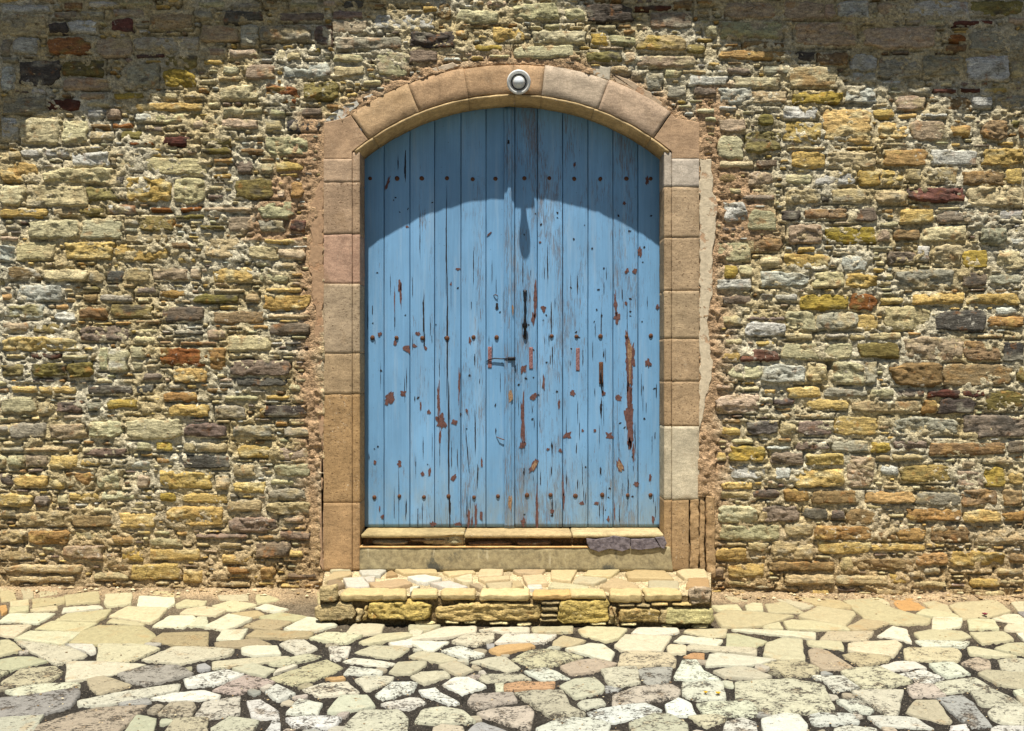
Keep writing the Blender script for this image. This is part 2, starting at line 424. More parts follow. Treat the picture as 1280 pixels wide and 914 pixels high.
WALL_TXT = '''
@0 0
0 20 310 80 G
0 80 310 225 t
390 5 520 60 b
545 0 730 45 G
740 0 960 40 v
935 70 1210 190 t
1215 60 1280 190 g
280 130 420 210 k
420 120 610 210 G
685 90 830 205 R
700 50 900 120 g
500 60 640 110 g
0 235 65 345 g
75 235 240 335 G
285 230 570 335 r
590 235 825 355 p
830 225 1250 330 g
840 330 1030 370 R
0 350 130 405 g
0 405 90 575 G
100 365 380 540 k
385 365 660 480 V
390 480 680 565 p
680 395 860 550 V
780 395 990 540 g
1035 350 1245 440 V
1020 430 1225 550 Y
10 600 300 715 g
300 620 500 690 R
500 575 660 630 p
710 575 900 625 Y
925 575 1110 625 t
1140 580 1280 625 t
0 720 110 880 G
120 730 380 905 c
385 740 560 900 c
540 625 690 670 c
540 675 650 750 G
655 680 755 745 p
840 640 1280 700 y
845 700 960 770 G
960 695 1180 770 c
560 770 690 810 b
560 815 705 885 t
700 765 830 810 r
750 815 890 880 V
800 880 960 914 r
1020 850 1190 914 R
@0 183
130 5 435 70 G
40 25 130 85 t
0 95 235 225 y
440 30 680 125 G
735 65 895 160 c
690 70 735 135 t
905 70 1280 190 c
260 130 700 240 c
785 185 1080 355 y
1085 200 1280 365 c
720 185 785 245 k
0 235 155 370 c
160 240 535 375 c
540 255 750 345 V
740 255 780 335 p
0 385 300 445 y
320 380 490 440 t
490 375 660 435 V
670 360 860 420 G
670 390 860 420 r
870 425 1085 540 V
1090 420 1280 505 V
930 375 1080 412 r
1130 375 1260 412 r
180 455 490 575 v
495 455 765 580 v
765 450 865 500 g
775 505 865 545 g
785 545 1040 605 t
0 555 115 600 p
0 605 95 725 G
95 590 340 715 c
400 595 715 715 y
720 615 1055 725 y
265 765 560 845 c
555 770 660 860 t
665 770 775 855 k
785 755 940 850 t
950 755 1180 845 p
50 745 250 840 b
0 740 110 845 G
100 865 390 914 G
510 870 620 914 V
345 725 435 758 t
600 720 700 758 t
640 565 700 588 t
1185 760 1250 830 p
@0 366
0 0 80 50 o
110 0 385 55 G
510 5 620 65 b
615 0 830 60 g
0 80 110 170 V
20 70 280 165 G
340 70 430 115 o
340 115 470 185 w
490 90 670 165 b
690 70 955 155 V
0 182 195 248 p
205 190 425 260 V
480 205 810 310 P
0 275 500 362 y
1085 230 1280 275 k
1020 85 1280 185 P
190 372 375 422 R
385 380 560 420 v
0 445 150 535 V
200 430 420 530 V
420 430 585 545 V
610 335 680 490 v
680 350 800 500 v
810 335 895 420 v
820 430 890 490 v
715 455 790 530 w
65 575 235 632 y
240 580 480 638 y
545 575 820 640 k
850 570 960 635 k
1015 615 1230 680 o
670 665 870 728 Y
875 680 1010 740 t
0 645 215 755 v
235 680 310 770 t
350 670 530 750 P
540 680 640 740 g
305 810 535 914 p
550 800 770 914 v
780 780 1145 914 v
60 810 290 914 g
565 370 605 425 t
@0 549
0 45 150 85 g
150 45 430 85 t
45 95 150 180 v
0 95 40 180 v
160 95 305 180 p
310 100 500 185 y
510 50 800 110 P
850 15 950 75 v
970 10 1090 80 Y
0 210 70 300 P
80 220 300 310 y
300 205 410 310 y
415 200 590 315 o
605 185 750 315 v
850 215 940 310 p
0 335 200 425 y
215 345 315 430 P
360 345 430 410 v
430 330 625 390 y
630 325 850 385 v
100 445 415 550 t
0 430 110 500 t
455 470 700 550 b
745 455 975 565 y
0 565 155 655 t
170 570 445 670 o
470 570 660 640 t
20 780 530 840 t
0 690 210 760 t
380 650 650 750 p
760 670 905 770 Y
925 680 1260 760 y
810 775 1130 880 y
1140 815 1280 905 y
590 820 810 885 v
60 850 480 900 t
930 615 1150 680 v
500 120 620 170 y
810 130 940 185 G
680 770 810 840 b
@200 0
215 70 330 130 g
400 70 650 150 k
455 15 640 65 g
750 75 1025 140 P
1080 60 1280 130 P
1150 5 1280 70 k
255 160 500 260 p
500 160 620 290 g
625 155 965 270 g
970 150 1075 300 P
1085 140 1280 215 p
1085 225 1280 245 p
930 290 1000 340 Y
780 325 890 400 c
725 310 800 390 c
530 400 720 505 p
770 380 1065 500 G
1080 410 1280 495 c
860 255 965 290 t
360 470 505 515 t
395 410 500 470 v
370 520 625 630 c
655 525 865 660 r
895 510 1120 630 V
390 665 520 735 v
520 670 640 725 v
680 680 780 730 v
380 740 620 805 p
780 745 1005 830 k
880 675 1020 735 P
255 860 450 914 V
700 840 905 914 v
1080 335 1280 400 v
@200 183
255 5 440 60 V
655 0 925 65 v
500 5 650 50 b
470 85 580 170 P
620 100 720 165 v
715 95 885 160 y
465 200 720 335 V
715 260 785 330 p
815 220 900 325 o
600 345 840 455 v
615 455 780 540 g
270 370 580 415 p
240 430 410 470 V
240 475 410 520 V
425 430 590 540 p
805 450 920 540 R
640 570 850 610 y
555 620 740 710 c
740 640 905 710 p
280 570 530 700 t
325 745 585 850 y
610 790 800 855 v
330 890 530 914 t
660 880 885 914 y
330 70 460 110 o
@200 366
200 5 500 65 V
530 0 620 60 t
640 10 945 110 y
325 110 655 195 b
665 130 940 165 t
740 165 870 190 y
690 190 940 265 P
430 260 685 372 c
780 300 890 330 k
290 230 420 290 p
0 335 310 500 r
310 335 415 500 o
80 430 300 560 y
440 420 820 525 P
470 530 790 590 k
120 300 360 330 b
60 690 310 780 y
410 640 620 680 v
660 640 820 670 y
650 700 915 780 k
340 700 540 790 g
130 820 430 910 P
450 820 720 914 g
770 840 930 900 g
720 800 800 835 o
805 570 880 620 v
820 650 910 690 t
620 715 650 780 o
@200 549
140 15 225 80 t
230 15 410 85 t
100 90 440 190 k
480 35 690 120 y
710 45 930 130 p
925 80 990 130 t
460 150 595 245 t
710 155 990 240 v
0 190 320 310 y
340 220 430 320 t
460 260 660 345 y
670 305 910 380 g
0 330 105 395 Y
145 335 410 405 y
35 405 400 555 y
415 380 640 455 t
670 390 1000 480 t
415 475 735 585 P
770 480 905 530 p
910 495 1025 540 p
220 590 550 625 P
740 575 1010 635 P
600 600 720 630 b
590 645 810 745 P
810 690 900 740 y
905 675 1020 715 k
945 720 1015 755 t
385 715 570 785 y
620 785 715 875 o
790 835 990 880 P
870 775 1010 830 t
370 640 510 685 t
430 340 485 375 k
@840 0
0 60 180 180 g
0 0 130 60 b
335 0 655 125 p
700 5 950 125 p
1015 0 1240 115 G
950 10 1045 120 p
300 130 700 255 v
190 160 290 235 v
600 140 750 190 p
760 130 1165 295 p
1190 160 1280 300 p
285 300 770 375 o
440 245 620 320 b
915 320 1100 430 b
780 320 905 390 k
1125 335 1280 450 G
1130 450 1280 525 G
0 220 95 330 c
80 270 205 370 V
0 365 170 430 c
60 430 220 475 t
0 430 60 510 c
335 415 500 475 P
580 400 740 475 g
385 480 680 560 v
95 470 350 545 G
0 535 90 610 g
130 540 285 610 P
290 540 500 650 G
500 570 720 660 t
760 565 1085 655 Y
1075 530 1280 640 G
730 400 1040 555 c
685 650 915 755 G
530 710 640 795 V
680 760 940 890 y
940 665 1245 900 y
460 800 685 914 V
285 735 470 840 p
150 675 270 720 v
195 725 285 770 v
285 855 430 914 v
690 490 770 545 o
@840 183
290 0 445 80 v
450 0 640 50 V
740 30 955 140 y
965 25 1280 140 c
720 0 960 28 c
290 85 510 140 c
520 80 665 140 P
480 150 630 255 p
880 155 1150 255 G
1150 150 1280 260 y
700 165 870 245 v
705 265 925 365 t
985 265 1220 360 t
925 270 985 355 k
430 295 640 355 P
350 255 430 310 t
320 340 500 470 G
440 390 650 530 v
680 395 800 480 k
820 385 1090 460 b
1130 385 1280 480 P
715 490 940 610 p
945 500 1280 610 Y
280 590 505 725 v
490 565 690 660 b
780 620 895 665 y
700 670 985 775 y
1060 680 1220 785 G
315 740 410 825 Y
415 740 500 820 c
280 820 490 900 G
550 780 860 880 G
875 780 1070 885 c
1075 790 1280 895 y
1000 640 1200 690 t
@840 366
310 15 500 85 P
540 0 640 90 g
640 0 790 60 G
795 0 1105 112 Y
1110 5 1280 120 r
450 140 710 180 P
455 180 705 275 G
310 130 440 210 t
710 115 910 240 v
905 125 1160 235 g
1155 130 1280 240 y
710 245 880 300 t
950 250 1100 290 g
310 365 425 430 y
425 350 670 440 R
680 310 1120 425 v
1155 305 1280 405 V
560 430 840 575 G
825 430 975 565 t
1005 420 1200 580 v
1190 420 1280 580 g
350 455 560 545 v
710 585 930 655 y
945 590 1215 658 g
1220 585 1280 658 t
640 655 760 710 k
840 665 1100 735 y
1115 665 1280 745 t
680 750 1010 790 t
1020 760 1280 905 y
470 795 670 890 k
675 800 780 900 c
780 795 1000 900 P
270 570 385 610 p
270 620 540 760 p
315 285 440 335 c
@840 549
205 80 265 145 k
270 80 340 140 y
350 40 580 145 Y
200 150 355 260 y
360 155 590 255 G
640 170 740 260 G
610 70 825 165 P
770 10 990 85 P
1000 10 1240 85 g
830 90 1095 178 y
765 175 1085 300 y
1090 95 1280 310 p
300 255 500 320 y
300 315 500 375 t
500 315 675 375 P
690 315 865 400 o
860 320 1160 410 b
285 405 540 535 v
540 405 800 520 P
820 425 980 510 k
995 440 1085 510 k
1095 440 1280 535 b
290 535 690 635 v
705 520 890 610 t
890 540 1255 635 o
620 635 890 765 t
910 635 1240 720 y
270 675 475 765 y
475 635 610 710 t
345 775 580 875 y
610 765 1015 825 b
1055 730 1140 835 t
1140 735 1280 815 b
705 840 1020 914 t
340 640 470 680 t
265 800 335 880 P
340 880 510 930 t
@1024 0
375 15 490 105 p
550 0 935 120 G
935 0 1280 105 V
270 150 725 310 p
765 210 915 270 r
775 275 920 330 b
945 190 1280 345 g
1170 100 1280 160 p
805 115 1095 165 R
270 115 355 155 g
360 115 440 150 g
445 120 540 150 g
550 120 645 155 g
660 120 790 175 v
370 345 620 480 g
340 440 490 520 g
650 345 905 495 g
910 345 1190 510 G
1195 380 1280 500 t
550 545 700 600 g
705 550 865 595 R
875 545 1010 590 R
475 600 665 695 p
670 600 945 700 b
1090 590 1280 700 g
945 600 1080 680 G
555 750 780 880 p
370 755 550 880 y
1010 740 1180 880 b
325 680 475 740 y
480 705 610 755 y
630 705 800 745 G
1200 745 1260 810 V
1240 780 1280 870 b
555 340 650 365 p
@1024 183
395 15 675 135 o
685 15 985 120 G
1020 10 1280 130 y
380 140 525 255 y
530 135 640 230 t
645 130 860 240 t
895 145 1150 245 b
1165 135 1280 245 y
240 145 380 255 y
555 250 910 350 R
340 270 555 370 t
910 250 1280 375 c
505 390 725 485 y
735 400 900 485 P
890 400 1120 485 p
1120 395 1280 475 G
375 465 500 515 v
640 490 920 605 c
470 510 625 590 b
375 515 450 600 p
1010 510 1170 620 g
1185 515 1280 560 V
1180 565 1280 625 G
710 605 930 750 c
860 640 1060 770 Y
1105 645 1280 770 c
430 640 615 740 P
590 620 690 720 G
485 770 850 890 g
895 785 1050 880 P
1070 795 1270 870 g
730 375 880 405 c
310 615 460 660 g
@1024 366
585 0 920 80 y
935 0 1250 80 y
400 80 695 235 c
730 110 1055 245 k
1040 140 1280 225 o
1100 80 1240 150 G
300 240 520 300 c
235 305 500 410 V
500 270 905 430 p
905 290 1150 435 b
1140 300 1280 440 k
440 430 770 590 b
775 440 1210 590 b
1240 460 1280 560 V
305 595 465 658 v
480 595 660 660 P
675 605 1030 660 R
200 670 630 755 t
640 660 735 760 o
740 660 975 770 k
1035 600 1280 745 V
455 775 880 895 g
890 760 1280 905 P
980 255 1150 285 t
1155 260 1265 295 t
550 245 640 270 o
180 250 290 300 t
@1024 549
325 10 450 85 Y
455 5 670 70 P
680 15 1160 115 b
1170 0 1280 100 P
450 90 655 138 t
330 90 450 140 t
510 150 835 280 V
730 155 850 290 y
880 130 980 190 p
860 195 1030 305 p
1030 175 1165 300 Y
1180 200 1280 290 y
300 320 600 410 o
610 325 885 420 g
890 310 1125 430 b
1150 310 1280 420 b
550 425 895 520 o
905 440 1140 525 y
1140 445 1280 515 o
345 560 485 640 b
485 550 670 640 o
695 535 945 650 b
985 560 1280 660 t
320 650 665 705 y
670 645 790 680 y
215 740 600 820 b
605 705 805 790 o
815 695 1155 800 y
1180 710 1280 780 b
820 805 1090 845 t
1110 805 1280 860 t
430 840 560 910 y
110 850 430 914 t
580 880 800 930 t
945 865 1130 930 y
1130 870 1280 914 t
1020 100 1220 160 t
545 820 640 870 t
650 795 760 850 g
290 405 400 440 t
@400 0
340 20 400 60 b
80 130 300 215 p
85 220 370 250 p
90 235 510 320 g
335 90 710 200 G
640 35 740 85 y
560 190 840 310 k
555 310 740 400 P
360 330 555 490 v
270 320 440 390 p
540 60 640 90 t
810 15 1045 100 t
850 60 1125 150 v
730 5 820 130 b
1120 25 1280 140 v
1075 155 1280 265 y
945 165 1085 250 t
960 275 1150 330 Y
1210 265 1280 335 v
870 150 1120 200 b
1050 0 1170 50 p
840 165 920 240 o
0 500 60 600 V
270 500 380 540 c
@640 0
0 20 290 135 v
0 150 90 260 y
125 185 465 300 v
10 265 390 365 v
330 50 460 130 v
465 25 755 150 k
490 195 600 300 Y
605 215 800 290 v
750 220 1090 335 t
800 220 960 300 Y
465 310 700 400 V
785 325 1150 425 p
690 325 785 400 p
835 440 945 565 g
745 440 820 500 P
940 430 1060 500 v
1060 430 1220 475 t
970 530 1090 620 g
1090 470 1280 545 G
200 140 305 190 v
690 175 780 215 o
660 140 750 195 b
860 70 1130 190 P
540 280 700 320 p
1190 155 1280 235 v
760 30 1000 70 R
530 150 650 200 v
'''
PAVE_TXT = '''
@0 731
y 0 25 90 25 100 95 10 100
c 130 25 200 20 210 80 150 90
c 240 45 350 35 370 55 250 75
y 205 85 395 75 400 115 210 140
y 60 105 180 95 180 130 70 135
y 410 70 610 45 620 105 420 125
c 665 65 820 50 820 120 680 140 655 110
w 875 75 1085 85 1085 120 1030 148 865 135
c 60 148 175 138 175 165 60 180
c 190 155 350 132 360 155 220 170
w 400 145 620 132 640 150 390 175
c 1100 125 1160 95 1280 100 1270 130 1110 140
w 0 230 60 185 340 178 235 240
c 350 222 420 180 690 155 650 205 600 230
c 690 200 800 145 1040 155 985 215 930 238
c 1130 180 1170 152 1280 135 1280 195
w 960 262 1060 200 1200 195 1230 225 1150 265
w 1180 260 1230 205 1280 205 1280 262
c 225 275 320 232 600 240 500 292
c 670 235 700 215 905 240 880 255
y 450 365 520 300 620 262 890 262 965 320 900 368 650 372
c 0 255 195 255 95 325 0 312
c 100 340 190 295 500 300 390 378
c 110 352 430 390 535 440 350 495 200 420
w 400 375 580 378 600 425 560 430
c 620 375 880 375 990 400 800 480 615 478
c 0 350 60 345 135 410 0 445
v 0 465 100 450 210 450 295 480 130 520 0 550
y 15 610 130 530 340 515 385 550 310 605 50 632
c 425 490 600 485 900 500 700 560 425 605
g 745 560 900 520 1100 510 1200 560 920 625 800 600
t 950 350 1020 300 1280 295 1280 385 1080 375
c 900 470 1090 392 1280 395 1280 460 1130 495
t 545 590 640 568 820 625 620 680 570 650
c 40 665 200 630 480 615 490 640 120 700
c 500 730 740 680 1110 625 1100 665 700 750 510 760
g 740 745 830 700 920 705 945 735 800 755
g 0 710 280 680 470 650 490 680 430 760 200 825 0 835
w 950 715 1100 680 1280 665 1280 690 1080 730
w 1155 590 1280 565 1280 625 1180 640
t 990 810 1070 738 1200 735 1225 770 1185 830
c 0 850 270 825 240 870 150 914 0 914
t 200 905 440 820 600 775 900 760 850 810 650 914 200 914
v 730 914 850 815 980 840 930 914
y 960 914 1100 840 1280 840 1280 914
c 1225 820 1280 740 1280 825
o 0 135 35 130 45 170 10 190
t 920 790 980 750 1030 760 960 810
y 940 40 1130 45 1120 75 960 65
c 60 520 120 490 300 490 330 505 150 520
@256 731
c 85 70 270 60 270 100 100 95
c 320 65 370 55 465 95 330 115
c 50 130 180 100 320 125 210 162 80 155
w 310 150 380 125 520 155 440 172
c 0 148 130 160 60 195 0 195
t 165 180 330 165 370 190 290 205
c 345 200 480 175 640 200 560 225 370 218
w 0 265 150 190 290 215 200 262 130 282
w 500 280 640 210 760 225 820 255 700 290 560 292
t 250 255 370 215 540 235 420 285
w 75 345 110 290 270 282 220 348
t 265 330 320 292 670 300 650 330 500 342
t 70 360 330 340 410 375 200 390 80 388
c 660 335 770 300 980 320 870 372
c 890 300 940 250 1120 255 1090 305 1000 315
c 970 365 1100 315 1270 300 1280 325 1030 375
w 1150 365 1280 340 1280 378 1180 380
c 0 400 170 410 150 440 0 460
w 230 400 290 388 450 385 470 435 310 445 240 430
w 470 370 530 348 620 345 700 400 580 435
w 775 392 910 395 890 450 820 472 790 465
c 945 425 1050 385 1200 385 1275 400 1180 460
c 60 480 330 455 520 445 480 475 60 522
c 400 485 650 432 725 450 520 500 430 500
w 870 480 930 458 1190 490 1110 512
c 175 525 300 495 440 530 370 570 230 545
y 415 585 650 500 760 472 855 520 700 590 560 625
w 870 560 910 515 1110 545 1100 562
c 1155 550 1210 490 1280 485 1280 560
w 0 560 130 535 240 565 100 620 0 630
p 55 655 260 565 430 605 220 678
c 940 590 1010 570 1180 575 1150 610 1010 660
c 615 655 740 622 890 615 960 680 720 700
w 380 670 450 625 565 685 450 725
c 770 800 850 695 1010 690 1060 760 850 800
w 1070 690 1160 615 1280 612 1280 670 1120 710
w 1105 745 1280 710 1280 775 1170 770
w 0 665 90 690 60 712 0 712
c 0 740 215 702 215 800 20 835 0 830
w 265 730 350 720 460 790 465 838 300 825
w 510 800 590 712 735 745 700 815
c 40 895 150 820 330 845 260 914 60 914
w 510 840 700 825 850 840 800 895 570 895
c 870 900 970 795 1200 790 1260 840 1250 914 870 914
w 320 914 420 855 470 870 460 914
o 750 585 870 572 880 590 800 600
c 450 530 560 500 580 508 430 560
t 700 20 730 10 850 20 820 110 710 115
@512 731
c 0 258 190 255 120 290 0 285
w 0 345 220 270 405 265 400 300 200 335
w 0 290 90 285 60 318 0 325
w 270 355 370 310 520 312 525 345 410 385
w 440 285 520 272 740 270 740 300 620 305
c 770 270 1020 265 1010 300 780 302
w 1060 285 1110 268 1280 270 1280 330 1230 355 1090 320
w 540 362 600 312 910 320 840 362
w 0 358 245 355 150 412 90 408
t 900 360 960 325 1100 350 1010 385 900 385
o 500 415 560 388 750 370 780 390 560 440
w 200 415 310 390 465 440 350 465
c 0 450 60 418 200 430 300 470 190 488
c 385 485 500 455 600 450 690 520 600 545 500 510
y 645 465 740 415 870 405 1075 455 900 500 770 515
w 980 405 1130 372 1210 375 1275 420 1250 475 1070 430
p 950 510 1060 470 1160 458 1280 490 1150 545 1000 560
c 0 485 105 485 90 510 0 550
c 185 510 280 480 400 535 300 565
c 10 580 70 550 220 545 250 575 90 620
c 440 590 455 560 700 560 755 595 500 605
w 720 540 850 520 920 545 1000 585 830 595
w 210 625 280 588 370 582 475 635 330 682
c 530 620 590 615 590 665 540 665
o 595 620 700 610 905 612 890 650 600 660
c 940 635 1030 590 1150 578 1215 640 1200 675 1040 708
w 1200 535 1280 520 1280 620 1240 610
p 370 735 395 685 640 675 665 725 410 775
y 665 680 750 668 950 665 1000 760 1090 810 880 825
c 1050 745 1080 720 1200 715 1225 745 1100 775
p 430 810 530 780 740 762 770 800 750 900 640 880
c 40 860 90 785 200 768 330 790 405 855 200 870
w 60 660 160 645 200 680 310 740 270 752 90 690
w 0 705 60 705 100 735 0 765
w 800 895 950 830 1140 835 1240 870 1200 914 820 914
w 1120 800 1200 775 1280 775 1280 830 1180 840
y 150 900 200 880 330 895 350 914 150 914
w 0 620 45 618 30 645 0 650
@768 731
c 0 275 75 278 20 335 0 330
w 110 305 150 275 390 275 400 295 330 310 250 318
c 10 385 70 318 350 325 290 415 50 415
c 440 295 460 280 700 275 690 320 600 332
w 375 355 430 320 670 345 640 385
w 745 285 870 282 1250 295 1240 338 900 305
c 705 312 760 310 950 355 860 400 705 392
c 330 395 350 378 445 385 445 430 340 432
c 460 405 475 378 880 405 875 440
o 430 450 490 428 565 432 560 468
c 935 440 960 370 1060 345 1165 350 1185 470 1020 465
c 610 135 770 125 795 165 650 165
c 630 200 700 170 830 175 1110 195 920 255 770 270 680 260
c 820 130 860 115 920 118 930 165 830 165
c 945 125 1060 110 1180 175 970 172
c 1010 95 1100 95 1240 130 1180 152
y 1160 200 1280 140 1280 220 1200 215
c 930 262 1030 238 1055 280 940 278
c 1065 235 1110 225 1240 230 1280 255 1280 282 1090 275
y 1150 95 1200 78 1280 85 1280 125
c 1130 165 1150 160 1160 180 1130 190
c 680 70 820 68 830 105 740 105
y 30 505 50 425 130 418 330 435 375 470 370 512
w 580 510 600 445 650 435 1010 465 850 505
w 380 585 430 478 515 475 560 550 660 600 430 592
y 915 505 1000 480 1150 475 1270 525 1270 560 1100 585 1000 520
c 625 545 770 515 840 520 980 575 900 590 700 580
c 0 520 130 515 130 580 160 612 20 640 0 640
g 145 535 200 520 360 522 345 600 230 625 180 600
p 0 690 130 645 340 630 400 660 380 700 100 745 0 755
w 430 615 670 612 690 715 480 715 430 680
y 770 610 880 605 1100 595 1280 635 1280 690 900 720 775 712
w 0 780 180 740 290 785 210 820 0 860
w 320 760 400 712 470 745 510 815 340 820
c 520 745 600 735 850 732 890 810 830 822 570 805
c 930 755 1090 720 1280 708 1280 790 1000 810
y 460 825 640 812 700 835 580 890 560 885
c 100 875 250 820 340 820 450 880 450 914 130 914
w 640 914 700 865 800 838 880 870 900 914
w 930 850 1050 815 1150 820 1200 880 1180 914 950 914
w 1215 815 1280 805 1280 870 1240 860
w 1205 350 1280 350 1280 388 1220 378
w 1230 575 1280 570 1280 600
p 1215 420 1250 395 1280 400 1280 500 1230 480
@1024 731
c 0 355 140 352 150 405 0 390
c 160 100 330 95 470 155 680 215 660 240 490 245 290 210
c 0 145 210 170 220 185 155 260 0 230
y 0 105 130 105 195 140 100 150 0 130
c 310 82 390 82 440 125 400 120
o 440 90 580 85 660 150 520 158
c 650 115 720 105 800 130 830 180 700 155
c 610 185 660 155 840 185 870 205 700 200
y 820 130 870 112 1100 100 1185 165 1060 200 900 210
c 1195 112 1280 108 1280 180 1240 165
w 1085 210 1180 182 1280 185 1280 250 1200 240
t 180 265 270 215 450 235 340 275 230 285
w 705 275 715 205 890 212 880 262 770 282
c 930 225 950 215 1090 222 1120 278 940 278
c 1155 280 1180 250 1280 255 1280 300
c 0 240 160 265 180 285 0 285
w 365 320 460 258 540 275 575 360 480 335
c 10 340 60 295 335 298 285 352 100 345
c 600 300 700 282 890 288 940 325 850 345 640 345
c 945 300 1150 295 1210 345 1020 370
w 605 350 690 350 935 362 900 388 660 388
c 190 375 220 365 480 352 510 375 460 445 300 430 190 410
y 540 400 570 392 850 400 880 440 860 478 545 470
t 150 440 240 428 440 455 420 480 260 508
p 0 410 60 420 210 515 30 532 0 510
w 385 510 490 480 600 480 665 515 450 535
c 930 400 970 392 1230 450 1080 455 950 440
c 1100 405 1180 370 1280 372 1280 440 1200 425
p 890 490 980 458 1060 475 1070 520 1000 530
c 1115 470 1200 462 1280 465 1280 545 1150 530
w 690 500 840 490 940 560 800 575 740 550
w 490 560 650 532 775 585 650 618
y 145 545 220 528 370 518 570 605 360 650 270 640
w 0 570 150 570 250 640 90 668
y 1000 560 1050 540 1280 555 1280 650 1130 625
c 730 615 760 605 970 585 1070 645 790 675 730 640
p 555 640 600 625 710 630 790 695 590 700 565 670
c 210 665 350 655 520 660 490 820 430 820
c 950 665 1080 655 1180 700 1270 755 1060 760 1000 740
y 545 800 610 728 735 725 825 855 740 855
g 735 712 900 692 960 740 1075 880 950 885 870 830
w 110 730 240 718 340 790 300 805 200 790
c 1060 800 1100 765 1280 770 1280 880 1100 850
w 310 830 400 822 600 835 710 900 390 888
w 0 810 200 812 250 860 180 870 0 865
c 100 905 200 885 350 905 350 914 100 914
w 820 890 920 880 1000 914 820 914
w 1080 905 1120 885 1280 890 1280 914 1090 914
w 1230 308 1280 305 1280 345
c 0 650 20 645 80 780 0 785
c 1210 670 1280 658 1280 720 1230 690
'''
STEPTOP_TXT = '''
@384 640
c 145 345 270 340 280 358 150 362
y 105 430 160 370 280 360 285 385 190 410
w 320 360 420 345 500 355 460 390 340 385
y 540 355 810 345 825 378 600 380
y 840 365 1050 345 1060 370 960 385 880 390
o 500 370 530 362 570 385 490 395
y 1080 350 1230 348 1220 395 1060 400
w 220 412 350 402 395 465 250 470
y 380 440 600 408 665 440 560 465 420 468
w 620 400 740 388 850 410 750 435 680 430
w 760 440 880 425 1010 465 900 480
c 910 410 1030 380 1040 430 980 435
w 640 465 710 455 640 495
y 1060 410 1270 395 1270 415 1110 430
c 1110 445 1280 430 1280 470 1140 478
p 1010 445 1070 440 1110 470 1080 475
w 350 400 425 390 425 425 370 425
t 130 425 200 418 240 450 190 470 120 458
@640 640
y 0 358 215 355 190 385 30 380
y 60 395 190 385 230 440 90 445
y 240 355 410 350 370 425 240 410
y 440 385 470 352 680 355 620 395 520 392
c 375 435 410 395 600 408 520 442
c 220 465 250 432 490 465 480 475 300 475
y 700 375 760 350 960 360 1020 415 720 410
y 545 465 620 412 690 418 800 460 790 475 590 472
y 1020 370 1060 345 1200 348 1230 402 1080 412
c 845 430 870 425 1040 430 1050 475 850 472
o 1080 460 1100 408 1230 410 1240 462
w 95 450 190 448 190 470 95 472
y 0 430 45 425 80 455 0 470
'''
STEPFRONT_TXT = '''
@384 640
t 75 465 190 465 190 570 70 570
c 205 475 495 475 460 555 205 560
c 470 475 625 470 620 555 470 552
c 645 475 810 470 815 552 645 550
c 830 480 1050 478 1055 555 830 550
c 1072 485 1370 475 1390 555 1075 558
t 45 575 290 572 310 600 305 680 50 685
Y 380 570 775 562 760 675 375 668
y 795 565 1430 570 1455 610 1420 685 800 672
y 360 585 372 585 372 690 355 690
t 312 600 345 600 330 690 312 690
c 670 690 800 690 800 705 670 702
c 860 680 950 680 940 705 870 700
c 980 680 1055 685 1050 705 990 700
c 1140 690 1255 690 1250 708 1140 706
@640 640
y 125 490 370 478 335 545 125 550
c 370 485 590 480 580 548 362 545
c 605 475 810 480 815 568 608 565
c 830 485 1060 485 1065 560 860 560
p 1110 470 1245 472 1245 590 1115 580
t 180 560 300 555 290 580 190 582
t 180 590 290 592 285 625 190 622
t 180 640 270 635 290 660 180 662
t 178 668 290 668 290 690 180 690
Y 290 590 310 555 590 560 605 610 600 680 460 692 310 698 285 640
t 612 590 628 590 632 710 620 710
t 640 590 655 590 655 710 636 710
y 670 605 910 602 925 640 920 690 700 695 675 660
t 925 610 975 612 945 700 930 690
v 985 600 1255 605 1258 705 960 698 970 640
t 665 578 760 575 770 595 680 592
t 780 580 860 578 865 598 790 596
y 870 570 980 568 960 590 890 590
y 1005 570 1120 572 1100 590 1040 590
c 490 705 590 690 580 710 500 712
c 680 700 780 702 770 715 690 712
c 940 715 1000 715 990 735 945 735
c 30 698 120 700 110 715 30 715
c 1130 712 1230 714 1220 730 1150 730
'''
def wx(px): return (px - 640) * U
def wz(py): return EYE + (457 - py) * U
CXP, CYP = 640.0, 427.0                      # centre of the arch, photo units
R_SOF, R_MOUL, R_EXT = 303.0, 309.0, 347.0
def ground_z(x, y):
    d = -y
    return -0.062 * np.minimum(d, 2.5) - 0.03 * np.maximum(d - 2.5, 0) - 0.0085 * np.clip(x, -6, 6)
def to_ground(px, py):
    ax = (px - 640) * U; az = (457 - py) * U
    # z = EYE + az t = -0.062*CAMD*(1-t) - 0.0085*ax*t
    t = (-0.062 * CAMD - EYE) / (az - 0.062 * CAMD + 0.0085 * ax)
    return ax * t, -CAMD * (1 - t)

# ================================================================= the rubble wall
PAL = dict(c=(204, 190, 144), t=(182, 162, 118), y=(196, 164, 92), Y=(178, 150, 62), o=(172, 132, 78), b=(142, 116, 80),
           k=(86, 80, 72), g=(158, 152, 132), G=(190, 190, 180), v=(180, 174, 134), V=(136, 122, 68), p=(180, 158, 130),
           P=(132, 114, 98), R=(104, 62, 48), r=(150, 92, 46), w=(214, 210, 196))
ALT = dict(c='t', t='g', y='c', Y='V', o='y', b='o', k='g', g='t', G='g', v='c', V='k', p='t', P='k', R='k', r='V', w='g')

def parse(txt):
    out = []; ox = oy = 0
    for ln in txt.strip().splitlines():
        if ln[0] == '@': ox, oy = map(float, ln[1:].split()); continue
        out.append((ox, oy, ln.split()))
    return out

